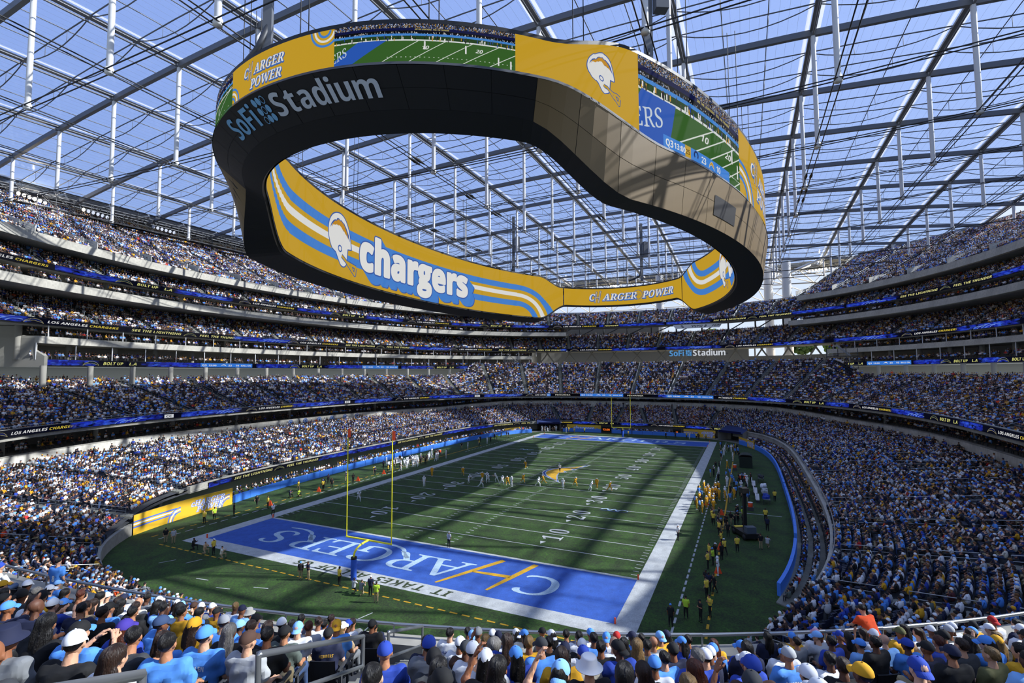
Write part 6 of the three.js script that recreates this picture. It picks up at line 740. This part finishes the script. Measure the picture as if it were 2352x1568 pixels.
// both sidelines
{ const [x, z] = ground(1712, 1232); for (const d of [-1.6, -0.8, 0, 0.8, 1.6]) for (const e of [-0.6, 0, 0.6]) spots.push([x + d * 0.5 + e, z + d]); } for (let a = -1.4; a <= 1.4; a += 0.7) for (let b = -2; b <= 2; b += 0.8) spots.push([33.6 + a, -20 + b]); spots.push(...[[34.2, 15.4], [32.8, -4.6], [33.6, -4.6], [31.6, -15], [34.8, -0.5], [34.8, -2.5], [34.8, 0.2], [-33.6, 2], [-33.6, 1], [-33.6, 3.2], [-33.8, 8], [-33.8, 7], [-33.8, 9], [-33, -8], [35, 4], [35.2, 8.6], [34.8, -1.5], [33.6, -20], [33.6, -21], [33.6, -19]]); const crowdSide = (n, x0, x1, z0, z1, kinds, face, where, grp) => { for (let k = 0; k < n; k++) { let x, z, tries = 0; do { x = lerp(x0, x1, rf()); z = lerp(z0, z1, rf()); } while (++tries < 30 && spots.some((q) => Math.hypot(q[0] - x, q[1] - z) < 0.68)); spots.push([x, z]); fieldPerson(pick(kinds, rf()), x, z, (face + (rf() - 0.5) * 120) * R, pick([['stand', 5], ['standFold', 4], ['walk', 2], ['kneel', 0.5]], rf()), where, grp); } };
crowdSide(30, -31.5, -28.2, -4, 13, [['white', 9], ['black', 3], ['navy', 2]], 90, 'in the visiting team area', 'mass'); crowdSide(26, -35, -30, -44, 20, [['white', 3], ['black', 5], ['navy', 3], ['vest', 2]], 90, '', 'mass'); crowdSide(12, -34, -28.5, 14, 38, [['black', 5], ['navy', 2], ['vest', 3]], 90, 'beside the sunlit wall pads', 'sunlit sideline people');
crowdSide(28, 26.8, 30, 6, 20, [['gold', 10], ['powder blue', 2], ['black', 2]], -90, 'by shaded border stripe', 'shaded sideline people'); crowdSide(24, 29, 34.5, -6, 16, [['gold', 4], ['powder blue', 4], ['white', 3], ['black', 3]], -90, '', 'mass'); crowdSide(26, 27, 33, -46, -4, [['black', 5], ['powder blue', 4], ['white', 2], ['gold', 1], ['vest', 1]], -90, '', 'mass'); crowdSide(18, 29.5, 33.5, 20, 29, [['black', 8], ['navy', 2], ['grey', 2], ['vest', 2]], -60, 'among photographers', 'shaded sideline people'); crowdSide(12, 30.2, 31.6, 30, 52, [['black', 4], ['grey', 2], ['vest', 4], ['white', 1]], -90, 'by yellow dashes', 'shaded sideline people');
crowdSide(16, -24, 30, -63, -59, [['black', 4], ['vest', 3], ['white', 2], ['gold', 1]], 0, '', 'mass'); crowdSide(14, -28, -23, -65, -60, [['white', 3], ['black', 4]], 30, '', 'mass');
// equipment
function place(name, label, category, x, z, turn, group) { const t = top(new THREE.Group(), name); t.position.set(x, 0, z); t.rotation.y = turn; tag(t, label, category, group); return t; }
for (const [x, z, w] of [[35, 4, 'beside the camera cart'], [35.2, 8.6, 'beside the camera cart'], [34.8, -1.5, 'among the home team'], [-33.6, 2, 'among the visiting team'], [-33.8, 8, 'among the visiting team']]) { const t = place('team_bench', `long white team bench ${w}`, 'bench', x, z, Math.PI / 2, 'team benches'); new MB().box(0, 0.45, 0, 4, 0.12, 0.5).build('seat', M.white, t); new MB().box(0, 0.8, -0.28, 4, 0.5, 0.1).build('backrest', M.white, t); for (const s of [-1.7, 1.7]) new MB().box(s, 0.2, 0, 0.15, 0.4, 0.45).build('leg', M.dsteel, t); }
for (const [x, z] of [[34.2, 15.4], [32.8, -4.6], [33.6, -4.6], [31.6, -15], [-33, -8]]) { const t = place('drink_cooler', `red orange drink cooler with white lid ${x < 0 ? 'on the sunlit sideline' : z > 0 ? 'before the home benches' : z > -10 ? 'on the cart behind the home team' : 'far along the shaded sideline'}`, 'cooler', x, z, 0, 'drink coolers'); new MB().bar([0, 0.5, 0], [0, 1.05, 0], 0.28, 14, 0.32).build('tub', M.orange, t); new MB().bar([0, 1.05, 0], [0, 1.13, 0], 0.33, 14).build('lid', M.white, t); new MB().box(0, 0.25, 0, 0.8, 0.5, 0.6).build('stand', M.dsteel, t); }
for (const [x, z, w] of [[30.6, 19.5, 'beside the photographers'], [31.2, 41, 'beside the yellow dashes'], [31.1, 34, 'beside the yellow dashes'], [28.4, 15, 'on the border stripe'], [-30.2, 41.5, 'on the sunlit apron'], [-30.4, 32, 'on the sunlit apron'], [-30.2, 23, 'on the sunlit apron'], [-30.1, 16, 'beside the visiting team']]) { const t = place('yard_marker', `orange foam yard marker standing ${w}`, 'marker', x, z, 0.4, 'yard markers'); const g = new MB(); g.quad([-0.35, 0, 0.12], [0.35, 0, 0.12], [0.06, 0.8, 0], [-0.06, 0.8, 0]); g.quad([0.35, 0, -0.12], [-0.35, 0, -0.12], [-0.06, 0.8, 0], [0.06, 0.8, 0]); for (const s of [-1, 1]) g.quad([s * 0.35, 0, 0.12], [s * 0.35, 0, -0.12], [s * 0.06, 0.8, 0], [s * 0.06, 0.8, 0]); g.build('foam_body', M.orange, t); }
{ const t = place('medical_tent', 'dark green sideline tent behind the home team', 'tent', 33.6, -20, 0); const g = new MB(); g.box(0, 1.1, 0, 2.4, 2.2, 3.2); g.build('canvas', mat(0x16221a, 0.8), t); const b = new MB(); for (let k = 0; k <= 8; k++) { const a = k / 8 * Math.PI, c = (k + 1) / 8 * Math.PI; if (k < 8) b.quad([Math.cos(a) * 1.2, 2.2 + Math.sin(a) * 0.5, 1.6], [Math.cos(c) * 1.2, 2.2 + Math.sin(c) * 0.5, 1.6], [Math.cos(c) * 1.2, 2.2 + Math.sin(c) * 0.5, -1.6], [Math.cos(a) * 1.2, 2.2 + Math.sin(a) * 0.5, -1.6]); } b.build('arched_roof', mat(0x1b2a20, 0.8), t); }
{ const [x, z] = ground(1712, 1232); const t = place('camera_cart', 'black motor camera cart with tall mast on the shaded apron', 'camera cart', x, z, 0.5); new MB().box(0, 0.55, 0, 1.6, 0.5, 3.4).build('chassis', M.black, t); for (const [a, b] of [[-0.75, 1.2], [0.75, 1.2], [-0.75, -1.2], [0.75, -1.2]]) new MB().bar([a - 0.12, 0.32, b], [a + 0.12, 0.32, b], 0.32, 14).build('wheel', M.cable, t); new MB().box(0, 3, 0, 0.35, 4.6, 0.35).build('mast', M.black, t); new MB().box(0, 5.4, 0, 0.8, 0.6, 0.9).build('camera_cage', M.black, t); new MB().bar([0, 5.5, -0.45], [0, 5.45, -0.9], 0.14, 10).build('lens', M.dsteel, t); new MB().box(0, 1.15, 1.1, 1.1, 0.7, 0.8).build('seat_box', mat(0x4a5560, 0.6), t); new MB().box(0, 0.86, -1.2, 1.3, 0.08, 0.5).build('warning_stripe', cloth('yellow'), t); }
for (const [x, z, w, c] of [[36.2, 2, 'white towels', 'white'], [36.4, 10, 'blue tarpaulin', 'royal'], [36.3, 6, 'grey cases', 'light grey'], [-35.4, 5, 'white towels', 'white'], [36, -6, 'black cases', 'charcoal']]) { const t = place('equipment_table', `equipment table with ${w} behind the ${x > 0 ? 'home' : 'visiting'} team benches`, 'table', x, z, 0, 'equipment tables'); new MB().box(0, 0.75, 0, 0.9, 0.06, 2.8).build('table_top', M.steel, t); for (const [a, b] of [[-0.4, 1.3], [0.4, 1.3], [-0.4, -1.3], [0.4, -1.3]]) new MB().bar([a, 0, b], [a, 0.75, b], 0.03, 6).build('leg', M.dsteel, t); const g = new MB(); const q = rng(Math.round(x * 7 + z)); for (let k = 0; k < 9; k++) g.box((q() - 0.5) * 0.6, 0.9 + q() * 0.08, (q() - 0.5) * 2.4, 0.3 + 0.2 * q(), 0.22 + 0.2 * q(), 0.3 + 0.3 * q(), q()); stuff(g.build('piled_gear', cloth(c), t)); }
// television camera platform on the suites, trees outside the open far corner, camera operator and speaker at the parapet
{ const t = place('speaker_monitor', 'black wedge shaped monitor box on the parapet ledge beside the orange vest', 'speaker', 0, 0, 0); const [x, z] = ground(2005, 1440, 12.6); t.position.set(x, 12.0, z + 0.9); t.scale.setScalar(0.8); new MB().box(0, 0.45, 0, 0.55, 0.9, 0.5, 0.5).build('case', M.black, t); new MB().box(0.02, 0.5, -0.27, 0.45, 0.7, 0.04, 0.5).build('grille', M.dsteel, t); }
{ const r = rng(31); const leafM = [mat(0x3f5a2a, 0.9), mat(0x55702f, 0.9)], trunk = mat(0x4a3b2e, 0.9);
  for (const [x, z, h, k] of [[30, -150, 33, 0], [38, -158, 35, 1], [56, -150, 30, 0], [68, -146, 29, 1], [80, -158, 29, 0], [20, -156, 36, 1], [94, -140, 28, 0]]) { const t = place('tree', `green tree outside the open far end, crown ${h} metres up, ${['broad', 'pale'][k]}`, 'tree', x, z, 0, 'trees outside the far end'); new MB().bar([0, 0, 0], [0, h - 2, 0], 0.5, 8, 0.25).build('trunk', trunk, t); const L = []; for (let q = 0; q < 160; q++) { const a = r() * 6.28, b = Math.acos(2 * r() - 1), rr = 4 * Math.cbrt(r()); const g = new THREE.IcosahedronGeometry(0.5 + 0.5 * r(), 0).translate(rr * Math.sin(b) * Math.cos(a) * 1.2, h + rr * Math.cos(b) * 0.8, rr * Math.sin(b) * Math.sin(a)); L.push(g); } const f = part('foliage', mergeGeometries(L), leafM[k], t); f.userData.kind = 'stuff'; }
  const g = new MB(); g.quad([-500, -0.5, -74], [500, -0.5, -74], [500, -0.5, -700], [-500, -0.5, -700]); struct(top(g.build('', mat(0x8a8878, 0.9)), 'ground'), 'pale plaza ground outside the stadium'); }
// ---------------------------------------------------------------- small things: emblems on the pale wall, camera platforms, drink cans
const nearestF = (B, off, y, u, v, f0, f1) => { let best = f0, bd = 1e9; for (let f = f0; f < f1; f += 0.1) { const p = rim(B, off, f), q = px(p[0], num(y, f), p[1]), d = Math.hypot(q[0] - u, q[1] - v); if (q[2] > 0 && d < bd) { bd = d; best = f; } } return best; };
for (const [u, v] of [[668, 973], [701, 968], [733, 965], [763, 962], [792, 959], [820, 956]]) {
  const f = nearestF(R1, 3, (a) => T1.h1(a) + 1.2, u, v, -130, -60), p = rim(R1, 2.98, f), q = rim(R1, 2.98, f + 0.3), g = new THREE.Group(); g.name = 'round_emblem'; g.position.set(p[0], T1.h1(f) + 1.25, p[1]); g.rotation.y = Math.atan2(-(q[1] - p[1]), q[0] - p[0]); wallRing.add(g);
  part('emblem_ring', new THREE.TorusGeometry(0.62, 0.07, 6, 24), M.bluepad, g); part('emblem_face', new THREE.CircleGeometry(0.58, 24), M.paintL, g).position.z = 0.02; part('emblem_mark', new THREE.BoxGeometry(0.5, 0.3, 0.03), M.bluepad, g).position.set(0, 0.12, 0.03);
}
for (const [f, w] of [[-36, 'sunlit'], [47, 'shaded']]) {
  const p = rim(R3, -4.2, f), t = top(new THREE.Group(), 'camera_platform'); t.position.set(p[0], 20.2, p[1]); t.rotation.y = -f * R; tag(t, `grey steel television camera platform hung on the far end of the ${w} suites`, 'platform', 'camera platforms');
  for (const y of [0, 3.3]) { new MB().box(0, y, 0, 6, 0.25, 4.4).build('deck', M.dsteel, t); const r = new MB(); for (const h of [0.5, 1]) { r.bar([-3, y + h, 2.2], [3, y + h, 2.2], 0.04, 5); for (const s of [-3, 3]) r.bar([s, y + h, 2.2], [s, y + h, -2.2], 0.04, 5); } for (let x = -3; x <= 3; x += 1) r.bar([x, y, 2.2], [x, y + 1, 2.2], 0.035, 5); r.build('railing', M.rail, t); }
  for (const [x, z] of [[-2.9, 2.1], [2.9, 2.1], [-2.9, -2.1], [2.9, -2.1]]) new MB().bar([x, 0, z], [x, 5.5, z], 0.1, 6).build('post', M.dsteel, t);
  const d = new MB(); d.bar([-2.9, 0, 2.1], [2.9, 3.3, 2.1], 0.07, 5); d.bar([2.9, 0, 2.1], [-2.9, 3.3, 2.1], 0.07, 5); d.beam([2.4, 3.4, 0], [-1.6, 6.6, 0], 0.9, 0.2); d.build('brace_and_stair', M.concrete, t);
}
for (const [u, v, w] of [[88, 1449, 'behind the player jersey row'], [165, 1471, 'beside the spectator with both hands up']]) {
  let best = foreOk[0], bd = 1e9; for (const s of foreOk) { const q = px(s.x, s.y + 0.8, s.z), d = Math.hypot(q[0] - u, q[1] - v); if (d < bd) { bd = d; best = s; } }
  const t = top(new THREE.Group(), 'drink_can'); t.position.set(best.x - 0.26 * Math.cos(best.turn), best.y + 0.645, best.z + 0.26 * Math.sin(best.turn)); tag(t, `tall gold drink can on an armrest ${w}`, 'can', 'drink cans'); new MB().bar([0, 0, 0], [0, 0.14, 0], 0.033, 12).build('can_body', mat(0xc9962a, 0.3, { metalness: 0.7 }), t); new MB().bar([0, 0.14, 0], [0, 0.155, 0], 0.033, 12, 0.026).build('can_lid', M.rail, t);
}
renderer.render(scene, camera);
